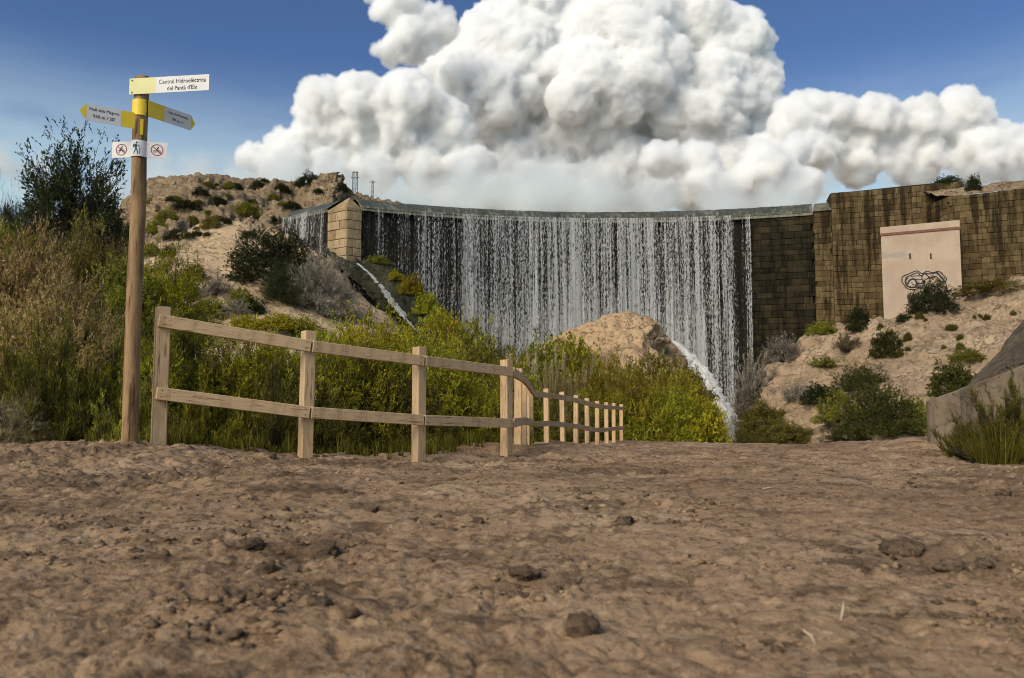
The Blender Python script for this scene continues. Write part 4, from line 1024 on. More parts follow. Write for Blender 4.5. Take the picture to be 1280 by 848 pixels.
# ------------------------------------------------------------------ pylons
STEEL = m_plain('grey_steel', (.14, .15, .16), .5, .15)
def pylon(px, pyb, pyt, d, label, legs=2, halfw=4.0, arms=((.96, 11), (.80, 14))):
    b = U(px, pyb, d); t = U(px, pyt, d); H = t[2] - b[2] + 14; w = thing('power_pylon', label, 'pylon', (b[0], b[1], b[2] - 14)); k = d / FPX
    th = .42 * k
    for lx in ([-1, 1] if legs == 2 else [0]):
        cx = lx * halfw * k
        mb = MB()
        for s in (-1, 1):
            for q in (-1, 1): mb.bar((cx + s * 1.3 * k, q * 1.3 * k, 0), (cx + s * .8 * k, q * .8 * k, H), th, th)
        n = 12
        for i in range(n):
            z0 = H * i / n; z1 = H * (i + 1) / n; s = 1 if i % 2 else -1
            for q in (-1, 1): mb.bar((cx - s * 1.2 * k, q * 1.2 * k, z0), (cx + s * 1.1 * k, q * 1.1 * k, z1), th * .6, th * .6)
        mb.build('mast', STEEL, w)
    for (f, span) in arms:
        mb = MB(); mb.bar((-span / 2 * k, 0, H * f), (span / 2 * k, 0, H * f), th * 1.6, th * 1.6)
        for s in (-1, 0, 1): mb.bar((s * span * .45 * k, 0, H * f), (s * span * .45 * k, 0, H * f - 2.2 * k), th * .8, th * .8)
        mb.build('crossarm', STEEL, w)
pylon(443.5, 246, 214.5, 320, 'twin-legged lattice power pylon on the skyline left of the dam', 2, 2.1, ((.985, 8), (.90, 11)))
pylon(465.5, 250, 226, 320, 'slimmer single lattice power pylon on the skyline right of its twin-legged neighbour', 1, 0, ((.975, 9.5),))

# ------------------------------------------------------------------ plants
def _unit(a): return a / (np.linalg.norm(a, axis=-1, keepdims=True) + 1e-9)
UPV = np.array([0, 0, 1.0])
def quads(p, ax, l, w, r_):
    """diamond leaves at p along ax"""
    n = len(p); c = np.array([0, 0, .25 * p[:, 2].max()]); nn = _unit(_unit(p - c) * .9 + UPV * .5 + r_.normal(size=(n, 3)) * .55); sd = _unit(np.cross(ax, nn)); l = np.broadcast_to(np.asarray(l), (n,))[:, None]; w = np.broadcast_to(np.asarray(w), (n,))[:, None]
    v = np.stack([p, p + ax * l * .5 + sd * w * .5, p + ax * l, p + ax * l * .5 - sd * w * .5], 1).reshape(-1, 3)
    return v, np.arange(4 * n).reshape(n, 4)
def strips(p0, p1, w0, w1, r_):
    n = len(p0); ax = _unit(p1 - p0); a = _unit(np.cross(ax, r_.normal(size=(n, 3)))); b = np.cross(ax, a); V = []; F = []
    ang = [0, 2.094, 4.189]; ring = lambda p, w: [p + (a * math.cos(t) + b * math.sin(t)) * w[:, None] for t in ang]
    w0 = np.broadcast_to(np.asarray(w0, float), (n,)); w1 = np.broadcast_to(np.asarray(w1, float), (n,))
    v = np.stack(ring(p0, w0) + ring(p1, w1), 1).reshape(-1, 3); i = np.arange(n)[:, None] * 6
    f = np.concatenate([np.concatenate([i + k, i + (k + 1) % 3, i + 3 + (k + 1) % 3, i + 3 + k], 1) for k in range(3)]); return v, f
def gen_shrub(seed, n1, n2, n3, nl, leaf, aspect=.6, thmax=86, sub=.34, twig=.13, up=.25, spread=.6, base=.05, mintop=.7, tl=.3, fringe=1.0):
    r_ = np.random.default_rng(seed)
    ct = r_.uniform(math.cos(R(thmax)), 1, n1); st = np.sqrt(1 - ct * ct); ph = r_.uniform(0, 2 * np.pi, n1)
    D = np.stack([st * np.cos(ph), st * np.sin(ph), ct], 1); L = r_.uniform(mintop, 1.04, n1) / np.sqrt((st / aspect) ** 2 + ct ** 2)
    b = np.stack([r_.normal(size=n1) * base, r_.normal(size=n1) * base, np.zeros(n1)], 1); bend = r_.normal(size=(n1, 3)) * .10; bend[:, 2] += .04
    at = lambda i, t: b[i] + D[i] * (L[i] * t)[:, None] + bend[i] * ((t * t) * L[i])[:, None]
    SV = []; SF = []; k = 0
    for q in range(4):
        i = np.arange(n1); v, f = strips(at(i, np.full(n1, q / 4)), at(i, np.full(n1, (q + 1) / 4)), .010 * (1 - q * .22), .010 * (1 - (q + 1) * .22), r_); SV.append(v); SF.append(f + k); k += len(v)
    i2 = np.repeat(np.arange(n1), n2); t2 = r_.uniform(tl, 1, len(i2)) ** .8; P2 = at(i2, t2); D2 = _unit(D[i2] * .8 + _unit(r_.normal(size=(len(i2), 3))) * spread + UPV * up); L2 = sub * L[i2] * (1.25 - .75 * t2) * r_.uniform(.6, 1.2, len(i2))
    v, f = strips(P2, P2 + D2 * L2[:, None], .0042, .0018, r_); SV.append(v); SF.append(f + k); k += len(v)
    i3 = np.repeat(np.arange(len(i2)), n3); t3 = r_.uniform(.1, 1, len(i3)); P3 = P2[i3] + D2[i3] * (L2[i3] * t3)[:, None]; D3 = _unit(D2[i3] * .75 + _unit(r_.normal(size=(len(i3), 3))) * spread + UPV * up); L3 = twig * r_.uniform(.5, 1.2, len(i3))
    v, f = strips(P3, P3 + D3 * L3[:, None], .0016, .0008, r_); SV.append(v); SF.append(f + k)
    i4 = np.repeat(np.arange(len(i3)), nl); t4 = r_.uniform(.05, 1, len(i4)); P4 = P3[i4] + D3[i4] * (L3[i4] * t4)[:, None]; D4 = _unit(D3[i4] * .8 + _unit(r_.normal(size=(len(i4), 3))) * .75 + UPV * .15)
    lv, lf = quads(P4, D4, leaf[0] * r_.uniform(.6, 1.3, len(i4)), leaf[1] * r_.uniform(.7, 1.3, len(i4)), r_)
    tone = np.clip(.5 + .22 * r_.normal(size=len(i2))[i3][i4] + .15 * r_.normal(size=len(i3))[i4] + .15 * r_.normal(size=len(i4)), 0, 1)
    return lv, lf, np.repeat(tone, 4), np.concatenate(SV), np.concatenate(SF)
def gen_crown(seed, ntw, nl, leaf, aspect=.65, twig=.12, up=.3, rnd=.55, lump=.30, gap=-.12, inner=.35, nst=40, low=-.05):
    """lumpy crown: short leafy twigs spread through the outer part of a dome, with hollows between the clumps"""
    r_ = np.random.default_rng(seed); m = ntw * 3
    d = _unit(r_.normal(size=(m, 3))); d[:, 2] = np.abs(d[:, 2]) + low; d = _unit(d)
    lp = 1 + lump * fbm(d, 1.6, 3, seed) + lump * .5 * pn(d, 5.0, seed + 2)
    u = inner + (1 - inner) * r_.random(m) ** .75
    p = d * np.array([aspect, aspect, 1]) * (lp * u)[:, None] * .92; p[:, 2] += .03
    ok = (fbm(p, 4.2, 3, seed + 5) > gap + .25 * (u < .6)) & (p[:, 2] > -.02); p = p[ok][:ntw]; d = d[ok][:ntw]; u = u[ok][:ntw]; n = len(p)
    ax = _unit(d * .65 + UPV * up + _unit(r_.normal(size=(n, 3))) * rnd); L = twig * r_.uniform(.5, 1.35, n); p = p - ax * (L * .5)[:, None]
    SV, SF = strips(p, p + ax * L[:, None], .0016, .0007, r_); k = len(SV); SV = [SV]; SF = [SF]
    j = r_.choice(n, min(nst, n), replace=False); a = np.stack([r_.normal(size=len(j)) * .05, r_.normal(size=len(j)) * .05, 0 * j], 1); prev = a
    for q in range(1, 6):
        t = q / 5; c = a + (p[j] - a) * t + np.array([0, 0, .10]) * math.sin(math.pi * t) * u[j][:, None]; v, f = strips(prev, c, .009 * (1.15 - t), .009 * (1.0 - t) + .001, r_); SV.append(v); SF.append(f + k); k += len(v); prev = c
    j2 = r_.choice(n, min(nst * 9, n), replace=False); src = p[j][r_.integers(0, len(j), len(j2))] ; q0 = p[j2] * .72; v, f = strips(q0, p[j2], .0032, .0014, r_); SV.append(v); SF.append(f + k)
    i = np.repeat(np.arange(n), nl); t = r_.random(len(i)); P = p[i] + ax[i] * (L[i] * t)[:, None]; D = _unit(ax[i] * .85 + _unit(r_.normal(size=(len(i), 3))) * .7)
    lv, lf = quads(P, D, leaf[0] * r_.uniform(.6, 1.35, len(i)), leaf[1] * r_.uniform(.7, 1.3, len(i)), r_)
    tone = np.clip(.5 + .20 * fbm(p, 3.0, 2, seed + 9)[i] + .17 * r_.normal(size=n)[i] + .15 * r_.normal(size=len(i)), 0, 1)
    return lv, lf, np.repeat(tone, 4), np.concatenate(SV), np.concatenate(SF)
def norm_mesh(name, lv, lf, tone, sv, sf):
    h = np.percentile(lv[:, 2], 98.5); w = np.percentile(np.abs(lv[:, :2]), 93) * 2
    S_ = np.array([1 / w, 1 / w, 1 / h]); a = np_mesh('foliage', lv * S_, lf); set_attr(a, 'tone', tone); a.materials.append(None)
    b = np_mesh('stems', sv * S_, sf, True); b.materials.append(None); return a, b
def gen_grass(seed, n, curl=.35, base=.22, w=.012, plume=0):
    r_ = np.random.default_rng(seed); ph = r_.uniform(0, 2 * np.pi, n); rad = np.sqrt(r_.uniform(0, 1, n)) * base; p = np.stack([rad * np.cos(ph), rad * np.sin(ph), 0 * ph], 1)
    lean = r_.uniform(.05, .55, n); az = ph + r_.normal(size=n) * .7; o = np.stack([np.cos(az), np.sin(az), 0 * az], 1); L = r_.uniform(.5, 1.05, n); V = []; k = 4; side = np.stack([-np.sin(az), np.cos(az), 0 * az], 1)
    twist = r_.uniform(-1, 1, n)[:, None]; side = _unit(side + o * twist)
    for q in range(k + 1):
        t = q / k; c = p + UPV * (L * t * (1 - .25 * curl * t))[:, None] + o * (L * (lean * t * .6 + curl * t * t * lean))[:, None]; ww = (w * (1 - t * .92)); V.append(c + side * ww / 2); V.append(c - side * ww / 2)
    V = np.stack(V, 1); i = np.arange(n)[:, None] * (2 * k + 2); F = np.concatenate([np.concatenate([i + 2 * q, i + 2 * q + 1, i + 2 * q + 3, i + 2 * q + 2], 1) for q in range(k)])
    V = V.reshape(-1, 3); tone = np.repeat(np.clip(.5 + .25 * r_.normal(size=n), 0, 1), 2 * k + 2)
    sv, sf = strips(p[:6], p[:6] + UPV * .3, .004, .002, r_)
    if plume:
        pv = []; pt = []
        m = plume; q0 = np.stack([r_.normal(size=m) * .12, r_.normal(size=m) * .12, np.zeros(m)], 1); tp = q0 * 1.8 + UPV * r_.uniform(.85, 1.25, m)[:, None]
        sv, sf = strips(q0, tp, .006, .003, r_); j = np.repeat(np.arange(m), 160); t = r_.uniform(.76, 1.03, len(j)); c = q0[j] + (tp - q0)[j] * t[:, None] + r_.normal(size=(len(j), 3)) * .016
        lv, lf = quads(c, _unit(UPV * .8 + r_.normal(size=(len(j), 3)) * .5), .05, .012, r_); F = np.concatenate([F, lf + len(V)]); V = np.concatenate([V, lv]); tone = np.concatenate([tone, np.full(len(lv), 1.0)])
    return V, F, tone, sv, sf
PROTO = {}
def proto(key):
    if key in PROTO: return PROTO[key]
    kind, lod, sd = key; hi = lod == 'hi'
    if kind == 'feather': d = gen_crown(10 + sd, 4200 if hi else 1500, 13 if hi else 9, (.026, .0088) if hi else (.046, .020), .68, .105 if hi else .12, .25, .75, .34, -.05)
    elif kind == 'dome': d = gen_crown(30 + sd, 4400 if hi else 1600, 11 if hi else 8, (.024, .013) if hi else (.048, .030), .75, .075 if hi else .10, .25, .75, .30, -.10)
    elif kind == 'twiggy': d = gen_crown(50 + sd, 3000 if hi else 900, 6, (.085, .0050) if hi else (.10, .010), .75, .10, .2, .6, .30, -.10, .3, 90)
    elif kind == 'tree': d = gen_crown(60 + sd, 4200, 9, (.030, .0115), .60, .11, .35, .65, .34, -.04, .10, 80)
    elif kind == 'broom': d = gen_shrub(70 + sd, 90, 9, 5, 8, (.055, .0080), .70, 82, .34, .14, .65, .40, .14, .75, .15)
    elif kind == 'grass': d = gen_grass(80 + sd, 420 if hi else 160, w=.012 if hi else .03)
    elif kind == 'reed': d = gen_grass(90 + sd, 160, .25, .16, .022, plume=7)
    PROTO[key] = norm_mesh('_'.join((kind, lod, str(sd))), *d); return PROTO[key]
YG = m_leaf('leaf_yellow_green', (0.114, 0.123, 0.014), (0.325, 0.314, 0.025), (0.600, 0.544, 0.053), .4)
BRIGHT = m_leaf('leaf_bright_lime', (0.141, 0.135, 0.014), (0.382, 0.321, 0.025), (0.637, 0.500, 0.047), .4)
OLIVE = m_leaf('leaf_olive', (0.084, 0.086, 0.016), (0.215, 0.211, 0.030), (0.430, 0.382, 0.059), .35)
GREEN = m_leaf('leaf_green', (0.038, 0.041, 0.009), (0.113, 0.106, 0.018), (0.241, 0.200, 0.033), .3)
DKOL = m_leaf('leaf_deep_olive', (.020, .024, .007), (.062, .066, .014), (.13, .125, .030), .25)
DKGREEN = m_leaf('leaf_dark_green', (0.013, 0.018, 0.007), (0.033, 0.043, 0.015), (0.075, 0.085, 0.027), .2)
TANF = m_leaf('leaf_tan_blossom', (0.191, 0.138, 0.038), (0.459, 0.329, 0.121), (0.680, 0.562, 0.263), .35)
GREYT = m_leaf('twig_grey', (0.097, 0.081, 0.062), (0.227, 0.194, 0.149), (0.389, 0.340, 0.267), .1)
DRYGR = m_leaf('dry_grass', (.13, .10, .04), (.28, .22, .10), (.46, .38, .22), .3)
BROWNG = m_leaf('leaf_brown_olive', (0.086, 0.069, 0.016), (0.208, 0.167, 0.035), (0.372, 0.302, 0.074), .35)
BARK = m_plain('bark', (.060, .045, .030), .9, .3); BARKG = m_plain('bark_grey', (.15, .13, .105), .9, .3)
LEAFW = {'feather': 'foliage', 'dome': 'foliage', 'twiggy': 'twigs', 'tree': 'crown', 'broom': 'foliage', 'grass': 'blades', 'reed': 'blades'}
def plant(name, label, cat, px, pyb, pyt, wpx, d, kind, mat, group=None, lod=None, bark=BARK, sd=None, depthscale=1.0, sink=.04):
    d0 = d; base = U(px, pyb, d) if d is not None else hit(px, pyb); d = base[1]
    H = (pyb - pyt) / FPX * d; W = wpx / FPX * d
    lod = lod or ('hi' if d < 14 or wpx > 95 else 'lo'); sd = sd if sd is not None else random.randrange(3 if kind in ('feather', 'dome') else 2)
    if d is not None and d0 is not None:
        zg = gz(base[0], base[1]) - .05
        if base[2] > zg and kind != 'tree': H = min(H * 1.12, H + base[2] - zg); base = np.array([base[0], base[1], U(px, pyt, d)[2] - H])
    a, b = proto((kind, lod, sd)); t = thing(name, label, cat, (base[0], base[1] + .15 * W * (d > 20), base[2] - H * sink), random.uniform(0, 6.28), group)
    Hf = H if kind in ('grass', 'reed', 'tree', 'broom') else min(H, 1.15 * W); lift = H - Hf
    for me, nm, mt in ((a, LEAFW[kind], mat), (b, 'trunk' if kind == 'tree' else 'stem', bark)):
        o = bpy.data.objects.new(nm, me); C.objects.link(o); o.parent = t; o.scale = (W, W * depthscale, H * (1 + sink)) if me is b else (W, W * depthscale, Hf * (1 + sink)); o.location.z = 0 if me is b else lift; o.material_slots[0].link = 'OBJECT'; o.material_slots[0].material = mt
    return t

# left edge
plant('tamarisk', 'tan blossoming tamarisk filling the left edge of the picture', 'shrub', 20, 520, 296, 140, 10.4, 'feather', TANF, lod='hi', sd=0)
plant('tamarisk', 'tan blossoming tamarisk arching in the middle of the left thicket', 'shrub', 62, 540, 345, 130, 9.7, 'feather', TANF, lod='hi', sd=2)
plant('tamarisk', 'low tan blossoming tamarisk just left of the signpost', 'shrub', 104, 545, 395, 90, 9.3, 'feather', TANF, lod='hi', sd=1)
plant('shrub', 'brown olive shrub behind the signpost on its left side', 'shrub', 120, 560, 308, 120, 12.2, 'feather', BROWNG, lod='hi', sd=1)
plant('shrub', 'tall olive green shrub between the signpost and the first fence post', 'shrub', 196, 560, 312, 96, 11.4, 'feather', YG, lod='hi', sd=2)
plant('shrub', 'olive shrub right behind the signpost', 'shrub', 158, 560, 325, 90, 11.0, 'feather', OLIVE, lod='hi', sd=0)
plant('shrub', 'yellow green shrub filling the gap right of the signpost foot', 'shrub', 205, 575, 400, 100, 10.2, 'feather', OLIVE, lod='hi', sd=1)
plant('shrub', 'dark leafy shrub in the far left corner under the bare tree', 'shrub', 0, 540, 278, 90, 13.5, 'dome', OLIVE, lod='hi', sd=0)
plant('shrub', 'dark brown shrub directly below the bare tree', 'shrub', 84, 540, 284, 130, 13.8, 'feather', BROWNG, lod='hi', sd=0)
plant('shrub', 'small dark shrub peeping over the far left edge', 'shrub', 8, 420, 256, 50, 15.5, 'feather', DKGREEN, lod='hi', sd=1)
plant('shrub', 'olive shrub low in the left thicket behind the tan one', 'shrub', 60, 570, 420, 120, 9.0, 'feather', OLIVE, lod='hi', sd=2)
plant('shrub', 'dark olive shrub left of the signpost at mid height', 'shrub', 128, 560, 400, 90, 9.9, 'feather', OLIVE, lod='hi', sd=0)
plant('shrub', 'yellow green shrub low between signpost and fence post', 'shrub', 180, 575, 430, 84, 9.4, 'feather', YG, lod='hi', sd=1)
tree = plant('tree', 'sparse dark rounded tree standing out against the sky at the left', 'tree', 86, 312, 182, 104, 15.0, 'tree', DKGREEN, lod='hi', sd=0)
mb = MB(); mb.tube([(0, 0, -4.6), (.05, .03, -2.4), (-.03, 0, -.6), (0, 0, .35)], [.12, .10, .075, .05], 8); mb.build('lower_trunk', BARK, tree, True)
plant('shrub', 'dark green shrub in the bottom left corner of the thicket', 'shrub', 15, 585, 432, 120, 8.4, 'broom', GREEN, lod='hi', sd=0)
plant('shrub', 'dark green shrub left of the foot of the signpost', 'shrub', 92, 583, 440, 120, 8.5, 'broom', GREEN, lod='hi', sd=1)
plant('shrub', 'bare pale twigs sprawling at the bottom left edge', 'shrub', 8, 572, 500, 90, 7.9, 'twiggy', DRYGR, lod='hi', sd=0, bark=BARKG)
plant('shrub', 'low dark shrub tucked between signpost foot and first fence post', 'shrub', 172, 580, 470, 80, 8.2, 'broom', OLIVE, lod='hi', sd=0)
# thicket behind the fence: front row
for (px, top, w, d, kind, mat, lab) in [
    (222, 470, 90, 9.4, 'broom', OLIVE, 'olive broom shrub just right of the first fence post'),
    (285, 428, 135, 10.4, 'feather', YG, 'yellow green feathery shrub behind the middle of the first fence gap'),
    (335, 475, 100, 9.6, 'broom', GREEN, 'green wispy shrub low in the right half of the first fence gap'),
    (262, 505, 80, 9.0, 'broom', YG, 'low yellow green wispy shrub under the bottom rail of the first gap'),
    (382, 446, 120, 10.8, 'feather', OLIVE, 'olive feathery shrub right behind the second fence post'),
    (440, 425, 120, 11.2, 'dome', YG, 'rounded yellow green shrub in the middle of the second fence gap'),
    (425, 510, 80, 10.0, 'dome', GREEN, 'dark leafy shrub under the bottom rail beside the second fence post'),
    (492, 470, 110, 11.2, 'dome', GREEN, 'dark leafy shrub left of the third fence post'),
    (548, 445, 115, 12.6, 'feather', YG, 'yellow green shrub right of the third fence post'),
    (520, 530, 60, 10.6, 'grass', GREEN, 'green grass tuft at the foot of the third fence post'),
    (575, 505, 80, 13.4, 'dome', OLIVE, 'olive leafy shrub above the bare dirt ledge behind the fence'),
    (618, 470, 80, 15.5, 'feather', YG, 'yellow green shrub left of the corner fence post')]:
    plant('shrub' if kind != 'grass' else 'grass_tuft', lab, 'shrub' if kind != 'grass' else 'grass', px, 600 if d < 13 else 585, top, w, d, kind, mat, 'shrubs in the thicket behind the fence', 'hi')
# thicket: rows further back
for (px, pyb, top, w, d, kind, mat, lab) in [
    (250, 560, 432, 120, 17, 'feather', OLIVE, 'olive shrub of the second row above the top rail near the first post'),
    (330, 560, 426, 110, 20, 'feather', BRIGHT, 'bright shrub of the second row cresting the top rail left of the second post'),
    (400, 560, 420, 110, 21, 'dome', YG, 'yellow green shrub of the second row cresting the rail right of the second post'),
    (455, 560, 408, 120, 23, 'dome', BRIGHT, 'bright leafy shrub of the second row over the middle of the second gap'),
    (520, 560, 422, 120, 22, 'dome', YG, 'yellow green shrub of the second row behind the third post'),
    (580, 560, 428, 110, 25, 'feather', OLIVE, 'olive shrub of the second row over the third gap'),
    (640, 560, 455, 80, 27, 'feather', YG, 'yellow green shrub of the second row behind the corner post'),
    (425, 520, 418, 80, 44, 'dome', BRIGHT, 'bright shrub against the foot of the tan rock slope'),
    (492, 520, 414, 80, 42, 'dome', YG, 'leafy shrub below the lower end of the thin stream'),
    (556, 520, 398, 60, 46, 'dome', BRIGHT, 'bright rounded shrub beside the lower end of the wet ramp'),
    (580, 530, 412, 80, 44, 'dome', YG, 'yellow green shrub in front of the left foot of the waterfall'),
    (612, 540, 432, 70, 46, 'feather', BROWNG, 'brownish shrub in front of the waterfall left of the mound'),
    (560, 545, 440, 90, 36, 'dome', BRIGHT, 'bright shrub above the right half of the third fence gap')]:
    plant('shrub', lab, 'shrub', px, pyb, top, w, d, kind, mat, 'shrubs in the thicket behind the fence')
# shrubs on the mound
for (px, pyb, top, w, d, kind, mat, lab) in [
    (662, 520, 438, 60, 52, 'feather', OLIVE, 'olive shrub at the left foot of the ochre mound'),
    (692, 500, 424, 60, 54, 'dome', OLIVE, 'dark olive shrub on the left shoulder of the ochre mound'),
    (724, 510, 428, 64, 52, 'dome', YG, 'yellow green shrub under the bare top of the ochre mound'),
    (680, 548, 470, 80, 44, 'feather', YG, 'yellow green shrub behind the first far fence posts'),
    (735, 550, 462, 84, 45, 'feather', BRIGHT, 'bright shrub behind the middle of the far fence run'),
    (775, 530, 452, 76, 48, 'feather', BRIGHT, 'bright feathery shrub in the middle of the mound'),
    (815, 530, 446, 70, 48, 'feather', BROWNG, 'brownish shrub high on the right of the mound'),
    (862, 520, 462, 56, 50, 'feather', OLIVE, 'olive shrub on the right edge of the mound beside the cascade'),
    (845, 552, 472, 86, 44, 'feather', BRIGHT, 'bright shrub low on the right flank of the mound'),
    (790, 566, 478, 100, 41, 'feather', BRIGHT, 'bright shrub at the foot of the mound right of the last fence post'),
    (835, 570, 492, 90, 40, 'feather', YG, 'yellow green shrub at the foot of the mound in its middle'),
    (877, 572, 500, 62, 40, 'feather', BRIGHT, 'bright shrub at the right foot of the mound next to the cascade'),
    (745, 572, 500, 90, 40, 'feather', YG, 'yellow green shrub at the mound foot behind the last fence posts'),
    (700, 572, 500, 90, 38, 'feather', OLIVE, 'olive shrub behind the far fence run close to the corner')]:
    plant('shrub', lab, 'shrub', px, pyb, top, w, d, kind, mat, 'shrubs growing over the ochre mound', 'lo' if w < 75 else 'hi')
for (px, pyb, top, w, lab) in [(690, 510, 432, 46, 'tall reeds with pale plumes left of the mound top'), (712, 520, 446, 44, 'reeds with pale plumes in front of the mound'), (652, 520, 445, 44, 'plumed reeds just right of the corner fence post')]:
    plant('reed_clump', lab, 'reeds', px, pyb, top, w, 42, 'reed', DRYGR, 'plumed reeds', 'hi', BARKG)
# rock slope on the left
plant('shrub', 'large dark rounded evergreen shrub on the tan rock slope', 'shrub', 338, 352, 288, 104, None, 'dome', DKGREEN, None, 'hi', sd=0)
plant('shrub', 'large bare grey twiggy shrub on the tan rock slope', 'shrub', 398, 392, 318, 74, None, 'twiggy', GREYT, None, 'hi', BARKG, sd=0)
plant('shrub', 'dark half bare shrub between the evergreen and the grey twiggy one', 'shrub', 356, 380, 330, 56, None, 'twiggy', DKGREEN, None, 'hi', sd=1)
for (px, pyb, top, w, kind, mat, lab) in [
    (268, 372, 344, 36, 'twiggy', GREYT, 'grey twiggy bush below the smooth tan rock'), (240, 352, 330, 26, 'dome', OLIVE, 'olive bush on the left side of the tan slope'),
    (292, 396, 374, 34, 'twiggy', GREYT, 'grey bush above the top rail on the tan slope'), (262, 398, 374, 40, 'dome', OLIVE, 'olive bush above the first stretch of top rail'),
    (318, 392, 376, 22, 'dome', DKGREEN, 'small dark bush on the lower tan slope'), (300, 384, 360, 30, 'dome', OLIVE, 'olive bush in the middle of the tan slope'),
    (345, 412, 392, 46, 'dome', BRIGHT, 'bright green bush at the bottom of the tan slope'), (305, 410, 394, 34, 'dome', BRIGHT, 'small bright bush near the top rail below the tan slope'),
    (238, 420, 386, 50, 'feather', BROWNG, 'brownish bush left of the tan slope behind the top rail'), (222, 372, 340, 40, 'dome', OLIVE, 'olive bush at the left rim of the tan slope'),
    (375, 418, 398, 40, 'dome', YG, 'yellow green bush below the grey twiggy shrub'), (262, 286, 270, 22, 'dome', BROWNG, 'round ochre green bush at the top edge of the tan slope')]:
    plant('bush', lab, 'bush', px, pyb, top, w, None, kind, mat, 'bushes scattered over the tan rock slope')
for (px, pyb, top, w, mat, lab) in [(513, 368, 345, 28, BRIGHT, 'round bright bush right of the thin stream'), (494, 350, 338, 16, BRIGHT, 'tiny bright bush near the top of the thin stream'), (532, 392, 368, 28, YG, 'yellow green bush on the wet ramp edge against the waterfall'), (470, 330, 320, 26, OLIVE, 'mossy tuft at the base of the pier'), (548, 414, 386, 34, YG, 'yellow green bush at the lower rim of the wet ramp')]:
    plant('bush', lab, 'bush', px, pyb, top, w, None, 'dome', mat, 'bushes along the wet ramp')
# scrub dots on the far hill
r_ = np.random.default_rng(5); big_scrub = [(308, 270, 252, 26), (206, 276, 262, 24), (196, 292, 276, 26), (232, 262, 250, 30), (250, 244, 234, 18), (365, 262, 252, 20), (352, 240, 230, 18), (216, 300, 290, 22), (232, 298, 288, 16), (178, 262, 246, 22), (285, 236, 226, 14), (322, 236, 226, 16), (272, 258, 246, 20), (240, 280, 270, 14), (340, 250, 242, 14), (186, 320, 304, 24), (210, 320, 308, 16), (160, 300, 280, 26)]
for (px, pyb, top, w) in big_scrub:
    plant('scrub', 'small dark scrub bush dotted over the far rocky hill', 'bush', px, pyb, top, w, None, 'dome', DKGREEN if r_.random() < .5 else OLIVE, 'scrub bushes dotted over the far rocky hill', 'lo')
for k in range(34):
    px = r_.uniform(165, 400); pyb = r_.uniform(228, 300); s_ = r_.uniform(4, 9)
    plant('scrub', 'small dark scrub bush dotted over the far rocky hill', 'bush', px, pyb, pyb - s_ * .8, s_ * 1.5, None, 'dome', DKGREEN if r_.random() < .5 else OLIVE, 'scrub bushes dotted over the far rocky hill', 'lo')
plant('shrub', 'dark shrub on the ridge left of the pointed hilltop', 'shrub', 386, 232, 216, 28, None, 'dome', DKGREEN, None, 'lo')
plant('shrub', 'tiny dark shrub on the right flank of the pointed hilltop', 'shrub', 427, 239, 228, 13, None, 'dome', DKGREEN, None, 'lo')
# right slope
for (px, pyb, top, w, kind, mat, lab) in [
    (982, 452, 420, 44, 'twiggy', GREYT, 'dry grey twiggy shrub on the upper left end of the pale slope'), (946, 500, 448, 40, 'broom', GREYT, 'greyish grassy shrub hanging at the left end of the pale slope'),
    (1076, 414, 384, 24, 'dome', DKGREEN, 'small dark upright shrub against the wall left of the pink house'), (1029, 418, 401, 30, 'dome', OLIVE, 'olive shrub at the foot of the wall'),
    (1110, 446, 414, 32, 'dome', DKOL, 'dark green shrub on the pale slope below the pink house'), (1082, 488, 458, 54, 'dome', DKOL, 'dark green shrub in the middle of the pale slope'),
    (1108, 542, 484, 74, 'dome', DKOL, 'biggest dark green shrub in the lower middle of the pale slope'), (1150, 542, 502, 46, 'dome', OLIVE, 'olive shrub next to the end of the concrete wall'),
    (1052, 528, 490, 50, 'feather', OLIVE, 'olive shrub left of the biggest dark green one'), (1195, 494, 456, 48, 'dome', DKOL, 'dark green shrub above the end of the concrete wall'),
    (1212, 452, 436, 34, 'dome', OLIVE, 'small shrub on the pale slope above the rubble bank'), (1030, 505, 482, 40, 'dome', DKGREEN, 'dark shrub in the cleft of the pale slope'),
    (960, 545, 505, 60, 'feather', OLIVE, 'olive shrub at the lower left end of the pale slope'), (985, 562, 528, 70, 'feather', OLIVE, 'low olive shrub at the path end of the pale slope'),
    (935, 565, 540, 34, 'broom', GREEN, 'green grassy tuft where the cascade reaches the path'), (940, 520, 490, 38, 'twiggy', GREYT, 'grey twiggy bush above the lower cascade'), (1070, 558, 530, 60, 'feather', DKOL, 'low green shrub at the foot of the pale slope by the path'),
    (1000, 500, 478, 36, 'twiggy', GREYT, 'grey dry bush between boulders on the pale slope'), (1035, 460, 446, 34, 'broom', OLIVE, 'grassy bush in the upper cleft of the pale slope'), (1062, 438, 418, 26, 'broom', DRYGR, 'dry grass tuft above the cleft of the pale slope'),
    (1130, 402, 393, 14, 'dome', DKGREEN, 'tiny dark bush at the left foot of the pink house'), (1245, 366, 350, 70, 'dome', BROWNG, 'brownish shrub along the foot of the flank wall')]:
    plant('shrub', lab, 'shrub', px, pyb, top, w, None, kind, mat, 'shrubs scattered over the pale right hand slope', 'hi' if w > 50 else 'lo')
plant('juniper', 'dark juniper standing in front of the graffiti on the pink house', 'tree', 1168, 390, 350, 50, None, 'dome', DKGREEN, None, 'hi', sd=1)
for k in range(22):
    px = r_.uniform(1090, 1275); pyb = r_.uniform(400, 450) - (px - 1100) * .12; s_ = r_.uniform(4, 9)
    plant('scrub', 'tiny dark tuft dotted over the upper pale slope', 'bush', px, pyb, pyb - s_, s_ * 1.1, None, 'dome', GREEN, 'tiny tufts dotted over the upper pale slope', 'lo')
